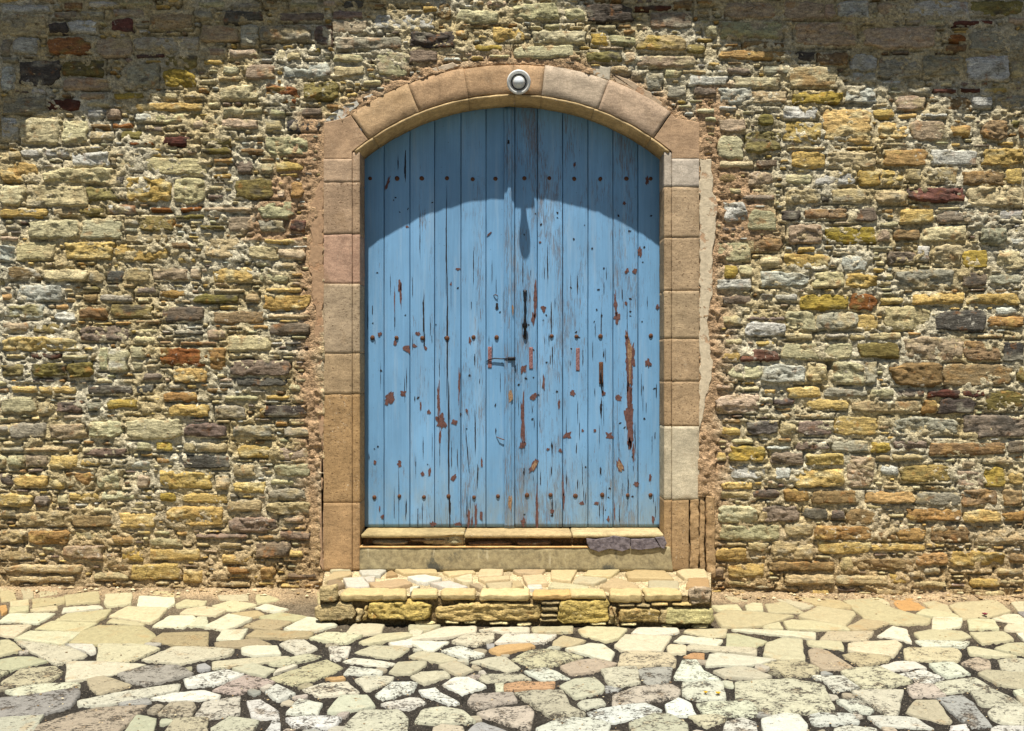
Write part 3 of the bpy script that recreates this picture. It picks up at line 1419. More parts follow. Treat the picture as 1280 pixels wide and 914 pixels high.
recs = []
for ox, oy, f in parse(WALL_TXT):
    a, b, c, d = map(float, f[:4])
    clip = (('L' if a <= 0 else '') + ('T' if b <= 0 else '') + ('R' if c >= 1279 else '') + ('B' if d >= 913 else ''))
    recs.append([ox + a / 5, oy + b / 5, ox + c / 5, oy + d / 5, f[4], clip])
def ov(p, q):
    w = min(p[2], q[2]) - max(p[0], q[0]); h = min(p[3], q[3]) - max(p[1], q[1])
    return max(w, 0) * max(h, 0)
def area(p): return (p[2] - p[0]) * (p[3] - p[1])
# stones cut by the edge of a survey tile: join the upper and lower halves
tops = [r for r in recs if 'B' in r[5]]; used = set(); dead = set()
for i, r in enumerate(recs):
    if 'T' in r[5] and r[1] > 1:
        for q in tops:
            xo = min(r[2], q[2]) - max(r[0], q[0])
            if abs(q[3] - r[1]) < 3 and xo > 0.55 * min(r[2] - r[0], q[2] - q[0]) and id(q) not in used:
                q[0] = min(q[0], r[0]); q[2] = max(q[2], r[2]); q[3] = r[3]; q[5] = q[5].replace('B', ''); used.add(id(q)); dead.add(id(r)); break
recs = [r for r in recs if id(r) not in dead]
def edge_clip(r):
    return ('L' in r[5] and r[0] > 2) or ('R' in r[5] and r[2] < 1278) or ('T' in r[5] and r[1] > 2) or ('B' in r[5])
recs.sort(key=lambda r: (edge_clip(r), -area(r)))
stones = []
for r in recs:
    if r[2] - r[0] < 3 or r[3] - r[1] < 2: continue
    hit = False
    for q in stones:
        o = ov(r, q)
        if o > 0.38 * area(r):
            hit = True
            if area(r) < area(q) * 0.7 and not q[6]: q[6] = r[4]
            break
    if not hit: stones.append(r + [''])
# trim small mutual overlaps
for i, a in enumerate(stones):
    for b in stones[i + 1:]:
        w = min(a[2], b[2]) - max(a[0], b[0]); h = min(a[3], b[3]) - max(a[1], b[1])
        if w > 0 and h > 0:
            if h <= w:
                if a[1] < b[1]: m = (a[3] + b[1]) / 2; a[3] = m; b[1] = m
                else: m = (b[3] + a[1]) / 2; b[3] = m; a[1] = m
            else:
                if a[0] < b[0]: m = (a[2] + b[0]) / 2; a[2] = m; b[0] = m
                else: m = (b[2] + a[0]) / 2; b[2] = m; a[0] = m
stones = [s for s in stones if s[2] - s[0] > 3 and s[3] - s[1] > 2.5]

# occupancy raster (photo units), margin for the wall beyond the picture
OX, OY, RW, RH = 420, 160, 2120, 920
occ = np.zeros((RH, RW), bool)
yy, xx = np.mgrid[0:RH, 0:RW]
PX, PY = xx - OX, yy - OY
rad = np.hypot(PX - CXP, PY - CYP)
inside = ((PX > 401) & (PX < 878) & (PY > 150)) | ((rad < R_EXT + 4) & (PY < 200) & (PX > 401) & (PX < 878))
inside |= (PX > 386) & (PX < 405) & (PY > 225) & (PY < 712)
inside |= (PX > 860) & (PX < 895) & (PY > 195) & (PY < 716)
ground_line = 733 + (PX) * 0.0085
inside |= PY > ground_line + 14
adobe_only = (rad < R_EXT + 16) & (PY < 300)
occ |= inside
blocked = inside.copy()
for s in stones:
    x0, y0, x1, y1 = [int(round(q)) for q in s[:4]]
    occ[max(y0 + OY, 0):max(y1 + OY, 0), max(x0 + OX, 0):max(x1 + OX, 0)] = True

fill = []
def pack(x0, x1, y0, y1, n, wr, hr, cols, gap=1, limit_occ=0.0):
    """throws rectangles into free room of the raster"""
    for _ in range(n):
        w = int(RNG.integers(*wr)); h = int(RNG.integers(*hr))
        x = int(RNG.integers(x0, x1 - w)) + OX; y = int(RNG.integers(y0, y1 - h)) + OY
        if x < 0 or y < 0 or x + w >= RW or y + h >= RH: continue
        if occ[y - gap:y + h + gap, x - gap:x + w + gap].any(): continue
        occ[y:y + h, x:x + w] = True
        fill.append([x - OX, y - OY, x - OX + w, y - OY + h, cols[int(RNG.integers(len(cols)))], '', ''])
# wall beyond the picture: coursed packing
def course(x0, x1, y0, y1):
    y = y0
    while y < y1:
        h = int(RNG.integers(14, 30)); x = x0
        while x < x1:
            w = int(RNG.integers(22, 72)); hh = h - int(RNG.integers(0, 6)); yo = y + int(RNG.integers(0, 3))
            a, b = x + OX, yo + OY
            if b >= 0 and b + hh < RH and a + w < RW and not occ[b:b + hh, a:a + w].any():
                occ[b:b + hh, a:a + w] = True
                fill.append([x, yo, x + w, yo + hh, 'ctyyovVpPgGkbc'[int(RNG.integers(14))], '', ''])
            x += w + int(RNG.integers(2, 8))
        y += h + int(RNG.integers(1, 5))
course(-415, -1, -155, 752); course(1281, 1695, -155, 758); course(0, 1280, -155, -22)
course(0, 1280, -40, 0)
mixc = 'ctyoyvpPgGtctb'
pack(0, 1280, 0, 752, 9000, (24, 44), (9, 18), mixc)
pack(-415, 1695, -155, 756, 20000, (14, 34), (6, 10), mixc)
pack(-415, 1695, -155, 756, 42000, (10, 24), (3, 6), mixc)
pack(0, 1280, 0, 752, 26000, (5, 12), (3, 5), mixc)

def surf_shift(px, py):
    """slow in-and-out of the whole wall face (m)"""
    return (fbm(np.asarray(px) / 150.0, np.asarray(py) / 120.0, 77, 2) - 0.5) * 0.030

def stone_mesh(s, seed, res=1.9, small=False):
    x0, y0, x1, y1, code, _, code2 = s
    rr = random.Random(seed)
    w, h = x1 - x0, y1 - y0
    nu = int(min(max(w / res, 4), 40)); nv = int(min(max(h / res, 3), 24))
    U_, V_ = np.meshgrid(np.linspace(-1, 1, nu + 1), np.linspace(-1, 1, nv + 1))
    u, v = U_.ravel(), V_.ravel()
    r = np.maximum(np.maximum(np.abs(u), np.abs(v)), 1e-6)
    n = rr.uniform(5, 16) if not small else rr.uniform(3, 8)
    f = np.maximum(np.abs(u / r) ** n + np.abs(v / r) ** n, 0.5) ** (-1 / n)
    for _c in range(rr.randint(2, 5)):          # corners knocked off
        an = rr.choice((.785, 2.356, 3.927, 5.498)) + rr.uniform(-.62, .62); dd = rr.uniform(1.0, 1.32)
        pn = (u * math.cos(an) + v * math.sin(an)) / r
        f = np.where(pn > 0.2, np.minimum(f, np.maximum(dd / np.maximum(pn, .2), .6)), f)
    f = 1 + (f - 1) * r
    uu, vv = u * f, v * f
    cx, cy = (x0 + x1) / 2, (y0 + y1) / 2
    hw, hh = w / 2 + 0.75, h / 2 + 0.7
    jx = [rr.uniform(-.09, .05) for _ in range(4)]; jy = [rr.uniform(-.22, .10) for _ in range(4)]
    wt = [(1 - uu) * (1 - vv) / 4, (1 + uu) * (1 - vv) / 4, (1 - uu) * (1 + vv) / 4, (1 + uu) * (1 + vv) / 4]
    sx = 1 + sum(a * b for a, b in zip(wt, jx)); sy = 1 + sum(a * b for a, b in zip(wt, jy))
    X = cx + uu * hw * sx; Y = cy + vv * hh * sy
    amp = min(2.4, 0.19 * h)
    X += (fbm(X / 6, Y / 6, 3) - .5) * 2 * amp * 1.4; Y += (fbm(X / 8, Y / 6, 8) - .5) * 2 * amp
    # relief: meeting cleavage planes plus rippled, broken bedding
    flat = rr.random() < 0.3
    P = rr.uniform(0.004, 0.016) if not small else rr.uniform(0.002, 0.011)
    k = rr.randint(3, 6); planes = []
    for _ in range(k):
        a = rr.uniform(-1, 1); b = rr.uniform(-1.3, 1.3); c0 = rr.uniform(0, 0.5)
        planes.append(c0 + a * (uu - rr.uniform(-.6, .6)) * 0.5 + b * (vv - rr.uniform(-.6, .6)) * 0.8)
    fac = np.min(planes, axis=0); fac = np.clip(fac, -1.0, 1.0)
    K = rr.randint(4, 9); best = np.full(u.shape, 9.0); led = np.zeros(u.shape)
    wx_ = uu + (fbm(X / 6, Y / 6, seed % 333) - .5) * .5; wy_ = vv + (fbm(X / 6, Y / 6, seed % 233) - .5) * .5
    for _ in range(K):                          # broken ledges: flat pieces at different depths
        a, b = rr.uniform(-1, 1), rr.uniform(-1, 1)
        dd = (wx_ - a) ** 2 * (w / max(h, 1)) * .6 + (wy_ - b) ** 2
        pl = rr.uniform(-.5, .5) + rr.uniform(-.5, .5) * (wx_ - a) + rr.uniform(-1.1, 1.1) * (wy_ - b)
        led = np.where(dd < best, pl, led); best = np.minimum(best, dd)
    q1 = fbm(X / 13, Y / 5.0 + X / 40, seed % 991, 4); rid = 1 - np.abs(2 * q1 - 1) * 2.2
    q2 = fbm(X / 5, Y / 3.0, seed % 877, 3)
    sc = min(1.0, h / 22)
    rel = (0.003 if flat else 0.011) * sc * led + (0.005 if flat else 0.012) * sc * fac + (0.003 if flat else 0.007) * sc * rid + (0.007 if flat else 0.012) * sc * (q2 - .5)
    edge = 1 - r ** (16 if not small else 7)
    tilt = rr.uniform(-.3, .3) * vv * 0.01 * sc + rr.uniform(-.5, .5) * uu * 0.008
    D = P * edge + rel * np.clip((1 - r) * 9, 0.15, 1) + tilt * edge + surf_shift(X, Y)
    D = np.where(r > 0.999, surf_shift(X, Y) - 0.022, D)
    V = np.stack([wx(X), -D, wz(Y)], 1)
    a = np.arange((nu + 1) * (nv + 1)).reshape(nv + 1, nu + 1)
    F = np.stack([a[:-1, :-1], a[1:, :-1], a[1:, 1:], a[:-1, 1:]], -1).reshape(-1, 4)
    c1 = np.array(PAL[code], float) + np.array([rr.uniform(-14, 14)] * 3) + np.array([rr.uniform(-3, 3) for _ in range(3)])
    c2 = np.array(PAL[code2 or ALT[code]], float)
    mk_ = np.clip((fbm(X / 16 + seed, Y / 8, 51, 3) - .5) * 7 + (-.1 if code2 else -.55), 0, 1)[:, None] * 0.75
    c = c1 * (1 - mk_) + c2 * mk_
    # foot of the wall is stained by splashed earth
    soil = np.clip((Y - 600) / 150, 0, 1)[:, None] * 0.38 * np.clip(fbm(X / 30, Y / 20, 5) * 1.6, 0, 1)[:, None]
    c = c * (1 - soil) + np.array([150., 108, 58]) * soil
    lum = c.mean(1, keepdims=True); c = (c * .82 + (lum * np.array([1.08, 1.0, .76])) * .18) * .93
    c = np.clip(c, 8, 250) / 255
    c = np.where(c <= .04045, c / 12.92, ((c + .055) / 1.055) ** 2.4)
    return V, F, np.concatenate([c, np.zeros((len(c), 1))], 1)

def not_blocked(s):
    x0, y0, x1, y1 = [int(q) for q in s[:4]]
    sub = blocked[max(y0 + OY, 0):y1 + OY, max(x0 + OX, 0):x1 + OX]
    return sub.size == 0 or sub.mean() < 0.3
stones = [s for s in stones if not_blocked(s)]
for s in stones:                               # keep clear of the dressed surround
    if s[2] > 386 and s[0] < 386 and s[1] > 225 and s[3] < 720 and s[2] < 460: s[2] = 389
    if s[0] < 893 and s[2] > 893 and s[1] > 195: s[0] = 892

# open joints: thin hollows just under and beside the stones, where the raster is free within a step of a stone
_o = occ & ~inside
gapw = np.zeros(occ.shape)
for _dy, _dx, _w in ((1, 0, 1), (2, 0, .9), (0, 1, .8), (0, -1, .8), (-1, 0, .5)):
    gapw = np.maximum(gapw, np.roll(np.roll(_o, _dy, 0), _dx, 1) * (~_o) * _w)
wall = empty('stone_wall')
tag(wall, 'rubble stone wall of ochre, cream and dark stones in pale mortar around the blue door', 'wall')

# ---- mortar bed with real relief
def mortar_sheet(px0, px1, py0, py1, step, name):
    nx = int((px1 - px0) / step) + 1; ny = int((py1 - py0) / step) + 1
    X, Y = np.meshgrid(np.linspace(px0, px1, nx), np.linspace(py0, py1, ny))
    low = fbm(X / 38, Y / 26, 301, 3); f1 = fbm(X / 5.5, Y / 4.0, 302, 4); f2 = fbm(X / 2.2, Y / 2.2, 303, 2)
    smear = np.clip((low + (f1 - .5) * .35 - 0.53) * 7, 0, 1)
    D = -0.004 + (f1 - .5) * 0.026 + (f2 - .5) * 0.010 + smear * 0.011
    ix = np.clip((X + OX).astype(int), 0, RW - 1); iy = np.clip((Y + OY).astype(int), 0, RH - 1)
    crev = gapw[iy, ix] * np.clip((fbm(X / 17, Y / 11, 311, 3) - .42) * 8, 0, 1)
    D = D - crev * 0.028
    rr_ = np.hypot(X - CXP, Y - CYP)
    near = np.clip(1 - (rr_ - R_EXT) / 26, 0, 1) * (Y < 300)
    nearj = np.clip(1 - np.abs(X - 388) / 26, 0, 1) * ((Y > 140) & (X < 406)) + np.clip(1 - (X - 886) / 42, 0, 1) * ((X > 870) & (Y > 100))
    nr = np.clip(near + nearj, 0, 1)
    D = D * (1 - nr * 0.35) + nr * 0.004
    D += surf_shift(X, Y)
    hole = np.exp(-(((X - 1036) / 9) ** 2 + ((Y - 457) / 5) ** 2)); D -= hole * 0.07
    door = (np.abs(X - 640) < 186) & (Y > 190) | (rr_ < R_SOF - 3) & (Y < 200)
    dressed = (X > 407) & (X < 872) & ((Y > 158) | (rr_ < R_EXT - 2)) | (X > 860) & (X < 892) & (Y > 622) & (Y < 716); D = np.where(dressed, -0.08, D)
    base = np.array([192., 182, 154]); adobe = np.array([172., 142, 108]); sand = np.array([166., 140, 100]); warm = np.array([182., 164, 122])
    q = fbm(X / 60, Y / 40, 305, 3)[..., None]
    q = np.clip((q - .35) * 3, 0, 1)
    C = base * (1 - q) + warm * q
    na = np.clip(nr * 1.5 * (fbm(X / 20, Y / 20, 306, 3) + .35), 0, 1)[..., None]
    C = C * (1 - na) + adobe * na
    so = np.clip((Y - 590) / 120, 0, 1)[..., None] * 0.75
    C = C * (1 - so) + sand * so
    C *= (0.82 + 0.36 * fbm(X / 4, Y / 3, 309, 2))[..., None]
    C = np.clip(C, 8, 240) / 255; C = ((C + .055) / 1.055) ** 2.4
    V = np.stack([wx(X), -D, wz(Y)], -1).reshape(-1, 3)
    a = np.arange(nx * ny).reshape(ny, nx)
    F = np.stack([a[:-1, :-1], a[1:, :-1], a[1:, 1:], a[:-1, 1:]], -1).reshape(-1, 4)
    cut = (np.abs(X - 640) < 214) & (Y > 168) | (rr_ < R_EXT - 14) & (Y < 200) & (np.abs(X - 640) < 214); door = door | cut
    keep = ~(door[:-1, :-1] & door[1:, 1:] & door[1:, :-1] & door[:-1, 1:]).reshape(-1)
    F = F[keep]
    uq, inv = np.unique(F, return_inverse=True)
    V = V[uq]; F = inv.reshape(-1, 4); Cc = C.reshape(-1, 3)[uq]
    return mk(name, V, F, M['mortar'], wall, np.concatenate([Cc, np.ones((len(Cc), 1))], 1))
mortar_sheet(-60, 1340, -60, 762, 1.9, 'mortar')
mortar_sheet(-420, -59, -160, 762, 6, 'mortar')
mortar_sheet(1339, 1700, -160, 762, 6, 'mortar')
mortar_sheet(-60, 1341, -160, -59, 6, 'mortar')

stones.sort(key=lambda s: -area(s))
for i, s in enumerate(stones[:300]):
    V, F, C = stone_mesh(s, 1000 + i * 7)
    mk('stone', V, F, M['wstone'], wall, C)
def join_stones(lst, name, seed, small, res=2.4):
    VV, FF, CC, n = [], [], [], 0
    for i, s in enumerate(lst):
        V, F, C = stone_mesh(s, seed + i * 5, res, small)
        VV.append(V); FF.append(F + n); CC.append(C); n += len(V)
    o = mk(name, np.concatenate(VV), np.concatenate(FF), M['wstone'], wall, np.concatenate(CC))
    tag(o, kind='stuff')
join_stones(stones[300:], 'small_stones', 50000, False)
join_stones([f for f in fill if area(f) > 260], 'outer_stones', 90000, False, 4.0)
join_stones([f for f in fill if area(f) <= 260], 'stone_chips', 140000, True, 3.0)
# the wall's own thickness behind the face
core = MB()
for x0, x1, z0, z1 in ((-5.3, -1.16, -0.3, 4.5), (1.16, 5.3, -0.3, 4.5), (-1.16, 1.16, 3.26, 4.5)):
    V, F = rough_box(x0, x1, 0.09, 0.62, z0, z1, 0.5, 0.004, 0, 1); core.add(V, F, ccol(lin(180, 165, 130), len(V)))
core.build('wall_core', M['mortar'], wall)
# ================================================================= dressed stone surround
sur = empty('door_surround', (0, 0, 0))
tag(sur, 'dressed pinkish brown sandstone surround with a segmental arch framing the blue door', 'door surround')
def bcol(rgb, n, pit, seed, top=None):
    g_ = sum(rgb) / 3; rgb = tuple((q * .88 + g_ * .12) * 1.02 for q in rgb); rgb = (rgb[0] + 1, rgb[1] + 1, rgb[2] - 3)
    return np.concatenate([np.tile(np.array(lin(*rgb)), (n, 1)), np.full((n, 1), pit)], 1)
def block(px0, px1, py0, py1, rgb, pit=0.5, y0=-0.002, y1=0.2, name='jamb_block', bev=0.0014, seed=0, amp=0.0016):
    x0, x1 = wx(px0) + .0001, wx(px1) - .0001
    V, F = rough_box(x0, x1, y0, y1, wz(py1) + .0002, wz(py0) - .0002, 0.02, bev, amp, seed)
    return mk(name, V, F, M['block'], sur, bcol(rgb, len(V), pit, seed), True)
JL = [(199, 228, (168, 140, 114), .5), (228, 293, (160, 132, 106), .9), (293, 355, (170, 134, 112), .15), (355, 441.5, (162, 140, 114), .9),
      (441.5, 492.5, (160, 134, 102), .8), (492.5, 628.5, (162, 128, 88), .9), (628.5, 713, (162, 128, 90), .8)]
for i, (a, b, c, p) in enumerate(JL):
    off = (i % 3 - 1) * 0.0018
    block(405, 440.2, a, b, c, p, -0.012 + off, 0.2, seed=i)
    block(440.6, 450, a if i else 190.3, b, tuple(q - 4 for q in c), p, -0.006 + off, 0.2, 'jamb_moulding', 0.003, i + 30)
JR = [(199, 234, (176, 162, 146), .1), (234, 297, (166, 140, 110), .8), (297, 364, (162, 136, 106), .8), (364, 423.5, (162, 138, 108), .9),
      (423.5, 476.8, (164, 136, 104), .8), (476.8, 533, (162, 134, 102), .9), (533, 624.5, (182, 168, 142), .3), (624.5, 713, (162, 130, 92), .85)]
for i, (a, b, c, p) in enumerate(JR):
    off = (i % 3 - 1) * 0.0018
    last = i == 7
    block(839.6, 873.5 if not last else 860.5, a, b, c, p, -0.012 + off, 0.2, seed=50 + i)
    block(830, 839.2, a if i else 190.3, b, tuple(q - 4 for q in c), p, -0.006 + off, 0.2, 'jamb_moulding', 0.003, i + 80)
# the broken, ribbed stone low on the right
for k, (a, b, t0, t1, y) in enumerate(((862.2, 873, 624, 714, -.016), (874.6, 881, 622, 716, -.006), (882.2, 893.5, 620, 722, -.018))):
    V, F = rough_box(wx(a), wx(b), y, 0.12, wz(t1), wz(t0), 0.010, 0.005, 0.0085, 120 + k)
    mk('jamb_rib', V, F, M['block'], sur, bcol((160, 128, 90), len(V), .9, 0))

def arc_piece(a0, a1, r0, r1, y0, y1, rgb, pit, name, seed, bev=0.0014, prof=None, nseg=None):
    """segment of the arch between angles (from vertical, clockwise) and radii in photo units"""
    n = nseg or max(4, int((a1 - a0) * r1 / 5))
    g = 0.0003 / (r1 * U)
    A = np.linspace(a0 + g, a1 - g, n + 1)
    ring = prof or [(r1, y1), (r1, y0 + bev), (r1 - bev / U, y0), ((r0 + r1) / 2 + 8, y0), ((r0 + r1) / 2 - 8, y0), (r0 + bev / U, y0), (r0, y0 + bev), (r0, (y0 + y1) / 2), (r0, y1)]
    m = len(ring); V = []
    for a in A:
        e = 0.0
        for (r, y) in ring:
            V.append((wx(CXP + math.sin(a) * r), y, wz(CYP - math.cos(a) * r)))
    V = np.array(V)
    V[:, 1] += (fbm(V[:, 0] * 22, V[:, 2] * 22, seed) - .5) * 0.008
    V[:, 2] += (fbm(V[:, 0] * 22 + 5, V[:, 2] * 22, seed + 3) - .5) * 0.006
    F = []
    for i in range(n):
        for j in range(m - 1):
            F.append((i * m + j, i * m + j + 1, (i + 1) * m + j + 1, (i + 1) * m + j))
        F.append((i * m + m - 1, i * m, (i + 1) * m, (i + 1) * m + m - 1))
    F.append(tuple(range(m - 1, -1, -1))); F.append(tuple(n * m + j for j in range(m)))
    return mk(name, V, F, M['block'], sur, bcol(rgb, len(V), pit, seed))
JO = [-.617, -.384, -.1765, .005, .119, .356, .6065]
VC = [((174, 142, 106), .3), ((172, 138, 104), .25), ((168, 134, 100), .3), ((172, 138, 104), .5), ((176, 156, 134), .35), ((172, 146, 122), .3)]
VR = [347, 346, 345, 345, 347, 348]
for k in range(6):
    arc_piece(JO[k], JO[k + 1], R_MOUL + .4, VR[k], -0.014 - 0.002 * (k % 2), 0.2, VC[k][0], VC[k][1], 'voussoir', 200 + k)
MJ = [-.692, -.60, -.178, .01, .12, .34, .60, .692]
for k in range(7):
    pr = [(R_MOUL, 0.2), (R_MOUL, -0.006), (R_MOUL - 1.0, -0.013), (R_MOUL - 2.6, -0.015), (R_MOUL - 4, -0.010), (R_MOUL - 4.8, 0.002),
          (R_MOUL - 5.2, 0.014), (R_MOUL - 5.5, 0.03), (R_SOF, 0.05), (R_SOF, 0.12), (R_SOF, 0.2)]
    arc_piece(MJ[k], MJ[k + 1], R_SOF, R_MOUL, 0, 0, (180, 152, 108), .2, 'arch_moulding', 240 + k, prof=pr)
def spr(points, name, rgb, pit, seed, y0=-0.013):
    P = [(wx(a), wz(b)) for a, b in points]
    P = ragged(P, 0.02, 0.0012, seed)
    V, F = prism(P, y0, 0.2, 0.004)
    return mk(name, V, F, M['block'], sur, bcol(rgb, len(V), pit, seed), False)
i0 = lambda a, r: (CXP + math.sin(a) * r, CYP - math.cos(a) * r)
spr([(405.2, 198.6), (405.2, 154), (i0(-.618, 347)[0] - 6, 147.5), i0(-.6195, 347), i0(-.6195, R_MOUL + .5), i0(-.70, R_MOUL + .5), (440.4, 198.6)], 'springer', (168, 136, 106), .5, 3)
spr([(874, 198.6), (874, 153.5), (i0(.609, 347)[0] + 6, 148), i0(.609, 347), i0(.609, R_MOUL + .5), i0(.70, R_MOUL + .5), (839.4, 198.6)], 'springer', (168, 136, 106), .4, 4)

def slabpoly(points, y0, y1, rgb, mat, parent, name, seed, seg=2.0, amp=1.4, bev=0.004, pit=.3):
    P = ragged(points, seg, amp, seed)
    P = [(wx(p[0]), wz(p[1])) for p in P]
    V, F = prism(P, y0, y1, bev)
    return mk(name, V, F, mat, parent, bcol(rgb, len(V), pit, seed), False)
# smoothed mortar beside the left jamb, pale plaster strip beside the right jamb, patches on the arch back
slabpoly([(404.6, 222), (404.6, 713), (400, 705), (402, 560), (392, 500), (388, 440), (396, 400), (387, 340), (390, 300), (386, 262), (397, 235)], -0.008, 0.08, (164, 130, 100), M['plaster'], sur, 'plaster_edge', 9, 3, 3.5)
slabpoly([(874.2, 199.5), (889, 199.5), (891, 240), (897, 256), (894, 290), (889, 320), (890, 366), (884, 400), (887, 424), (891, 458), (889, 475), (881, 500), (878, 520), (874.2, 535)], -0.013, 0.08, (192, 174, 146), M['plaster'], sur, 'plaster_edge', 11, 3, 2.5)
for k, pts in enumerate(([(405, 153.5), (415, 142), (432, 132), (452, 123), (470, 115), (466, 121), (447, 134), (436, 142), (430, 152)],
              [(510, 106), (518, 93), (542, 86), (566, 78), (575, 83), (560, 88), (535, 97)],
              [(722, 90), (745, 82), (764, 84), (762, 101), (740, 94)],
              [(764, 92), (790, 102), (815, 118), (835, 134), (838, 141), (830, 142), (800, 118), (770, 104)])):
    slabpoly(pts, -0.010, 0.05, [(186, 180, 166), (176, 156, 132), (178, 166, 146), (170, 146, 120)][k], M['plaster'], sur, 'plaster_patch', 20 + k, 2.0, 1.6)

# ================================================================= double door
DK = 1.0 + 0.2 / CAMD
def dx(px): return (px - 640) * U * DK
def dz(py): return EYE + (457 - py) * U * DK
DY = 0.2                                                     # front of the planks
BLUE = (106, 149, 182)
def leaf(label):
    e = empty('door_leaf', (0, 0, 0))
    return tag(e, label, 'door', 'two leaves of the blue double door')
leftleaf = leaf('left leaf of the blue plank door, with keyhole, cover strip and long latch hook')
rightleaf = leaf('right leaf of the blue plank door, with black pull handle and more flaked paint')
def plank(p0, p1, wear, parent, seed, tone=0, name='plank', y0=DY, th=0.035, zb=658.6, top=None):
    x0, x1 = dx(p0) + .0016, dx(p1) - .0016
    nu = 8; nv = 110
    zb_ = dz(zb)
    X, T = np.meshgrid([x0, x0 + .0018, x0 + .005, x0 + (x1 - x0) * .3, x0 + (x1 - x0) * .5, x0 + (x1 - x0) * .7, x1 - .005, x1 - .0018, x1], np.linspace(0, 1, nv + 1))
    Rr = (R_SOF + 5) * U
    zt = wz(CYP) + np.sqrt(np.maximum(Rr ** 2 - X ** 2, 0.01)) if top is None else np.full_like(X, top)
    Z = zb_ + T * (zt - zb_)
    edge = np.zeros_like(X); edge[:, 0] = edge[:, -1] = .005; edge[:, 1] = edge[:, -2] = .0012
    warp = (fbm(X * 3 + seed, Z * 1.3, seed) - .5) * .004
    Y = y0 + edge + warp + (fbm(X * 60, Z * 3, seed + 4) - .5) * .0012
    X = X + (fbm(Z * 9, X * 0 + seed, seed + 7) - .5) * .0022 * np.where(edge > 0.001, 1, 0)
    V = np.stack([X, Y, Z], -1).reshape(-1, 3)
    k = nu + 1
    a = np.arange(len(V)).reshape(nv + 1, k)
    F = [tuple(q) for q in np.stack([a[:-1, :-1], a[:-1, 1:], a[1:, 1:], a[1:, :-1]], -1).reshape(-1, 4)]
    # sides, ends and back
    nV = len(V); border = list(a[0]) + list(a[1:, -1]) + list(a[-1, ::-1][1:]) + list(a[::-1, 0][1:-1])
    VB = V[border].copy(); VB[:, 1] = y0 + th
    V = np.concatenate([V, VB]); m = len(border)
    for i in range(m):
        j = (i + 1) % m
        F.append((border[j], border[i], nV + i, nV + j))
    F.append(tuple(range(nV + m - 1, nV - 1, -1))[::-1][::-1])
    c = [q + tone for q in BLUE]
    low = np.clip((0.55 - (V[:, 2] - zb_)) / 0.5, 0, 1)
    C = np.concatenate([np.tile(np.array(lin(*c)), (len(V), 1)), (wear + .25 * low)[:, None]], 1)
    return mk(name, V, F, M['paint'], parent, C)
LP = [454.5, 480, 512.4, 543.3, 576.2, 607.5, 632.5]; RP = [643.2, 671.7, 703.4, 735, 766.3, 797.6, 826.5]
LW = [.1, .15, .35, .3, .45, .05]; RW_ = [.6, .6, .5, .35, .5, .3]
lpl = [plank(LP[i], LP[i + 1], LW[i], leftleaf, 11 + i, ((i * 7) % 5 - 2) * 2.2) for i in range(6)]
rpl = [plank(RP[i], RP[i + 1], RW_[i], rightleaf, 41 + i, ((i * 5) % 6 - 3) * 2) for i in range(6)]
for p, e in ((lpl, leftleaf), (rpl, rightleaf)):      # rails behind the planks close the gaps
    for za, zb_ in ((0.42, 0.62), (1.45, 1.65), (2.3, 2.5)):
        s0, s1 = (dx(456), dx(641)) if e is leftleaf else (dx(643), dx(825))
        V, F = rough_box(s0, s1, DY + .036, DY + .07, za, zb_, .3, .003, 0, 1)
        mk('rail', V, F, M['paint'], e, np.tile((*lin(*BLUE), .3), (len(V), 1)))
    s0, s1 = (dx(450), dx(642)) if e is leftleaf else (dx(642), dx(830))
    V, F = rough_box(s0, s1, DY + .071, DY + .085, .34, 3.12, .5, .003, 0, 1)
    mk('backing', V, F, M['dark'], e)
# cover strip at the meeting edge (belongs to the left leaf)
plank(629.8, 643.4, .55, leftleaf, 77, -8, 'cover_strip', DY - .014, .0135, 659.6, dz(134.5))
plank(633.8, 639.6, .6, leftleaf, 78, -6, 'cover_bead', DY - .022, .0078, 659.6, dz(134.5))

rng_blob = random.Random(77)
def blob(px, py, rx, ry, rot=0.0, seed=0, n=None, rag=0.5, y=DY - .0014):
    n = n or int(min(90, max(20, (rx + ry) * 3.2))); pts = []
    for i in range(n):
        a = 2 * math.pi * i / n
        k = 1 + rag * ((2 * float(fbm(math.cos(a) * 2.2 + seed, math.sin(a) * 2.2 + seed * 1.7, seed, 3)) - 1) * 1.5 + rng_blob.uniform(-.28, .28))
        u, w = math.cos(a) * rx * k, math.sin(a) * ry * k
        if ry > 6 * rx: u *= 0.75 + 0.6 * float(fbm(w * .25, seed, seed + 3, 2))
        pts.append((px + u * math.cos(rot) - w * math.sin(rot), py + u * math.sin(rot) + w * math.cos(rot)))
    return pts
def decals(lst, name, mat, parent, y, kind='stuff'):
    mb = MB()
    for k, (px, py, rx, ry, rot) in enumerate(lst):
        P = [(dx(a), dz(b)) for a, b in blob(px, py, rx, ry, rot, k * 13 + 5)]
        P = np.array(P); ar = 0.5 * np.sum(P[:, 0] * np.roll(P[:, 1], -1) - np.roll(P[:, 0], -1) * P[:, 1])
        if ar < 0: P = P[::-1]
        n = len(P); c = P.mean(0)
        V = [(c[0], y, c[1])] + [(p[0], y, p[1]) for p in P] + [(p[0], y + .004, p[1]) for p in P]
        F = [(0, 1 + i, 1 + (i + 1) % n) for i in range(n)] + [(1 + i, 1 + n + i, 1 + n + (i + 1) % n, 1 + (i + 1) % n) for i in range(n)]
        mb.add(V, F)
    o = mb.build(name, mat, parent, False)
    return tag(o, kind=kind)
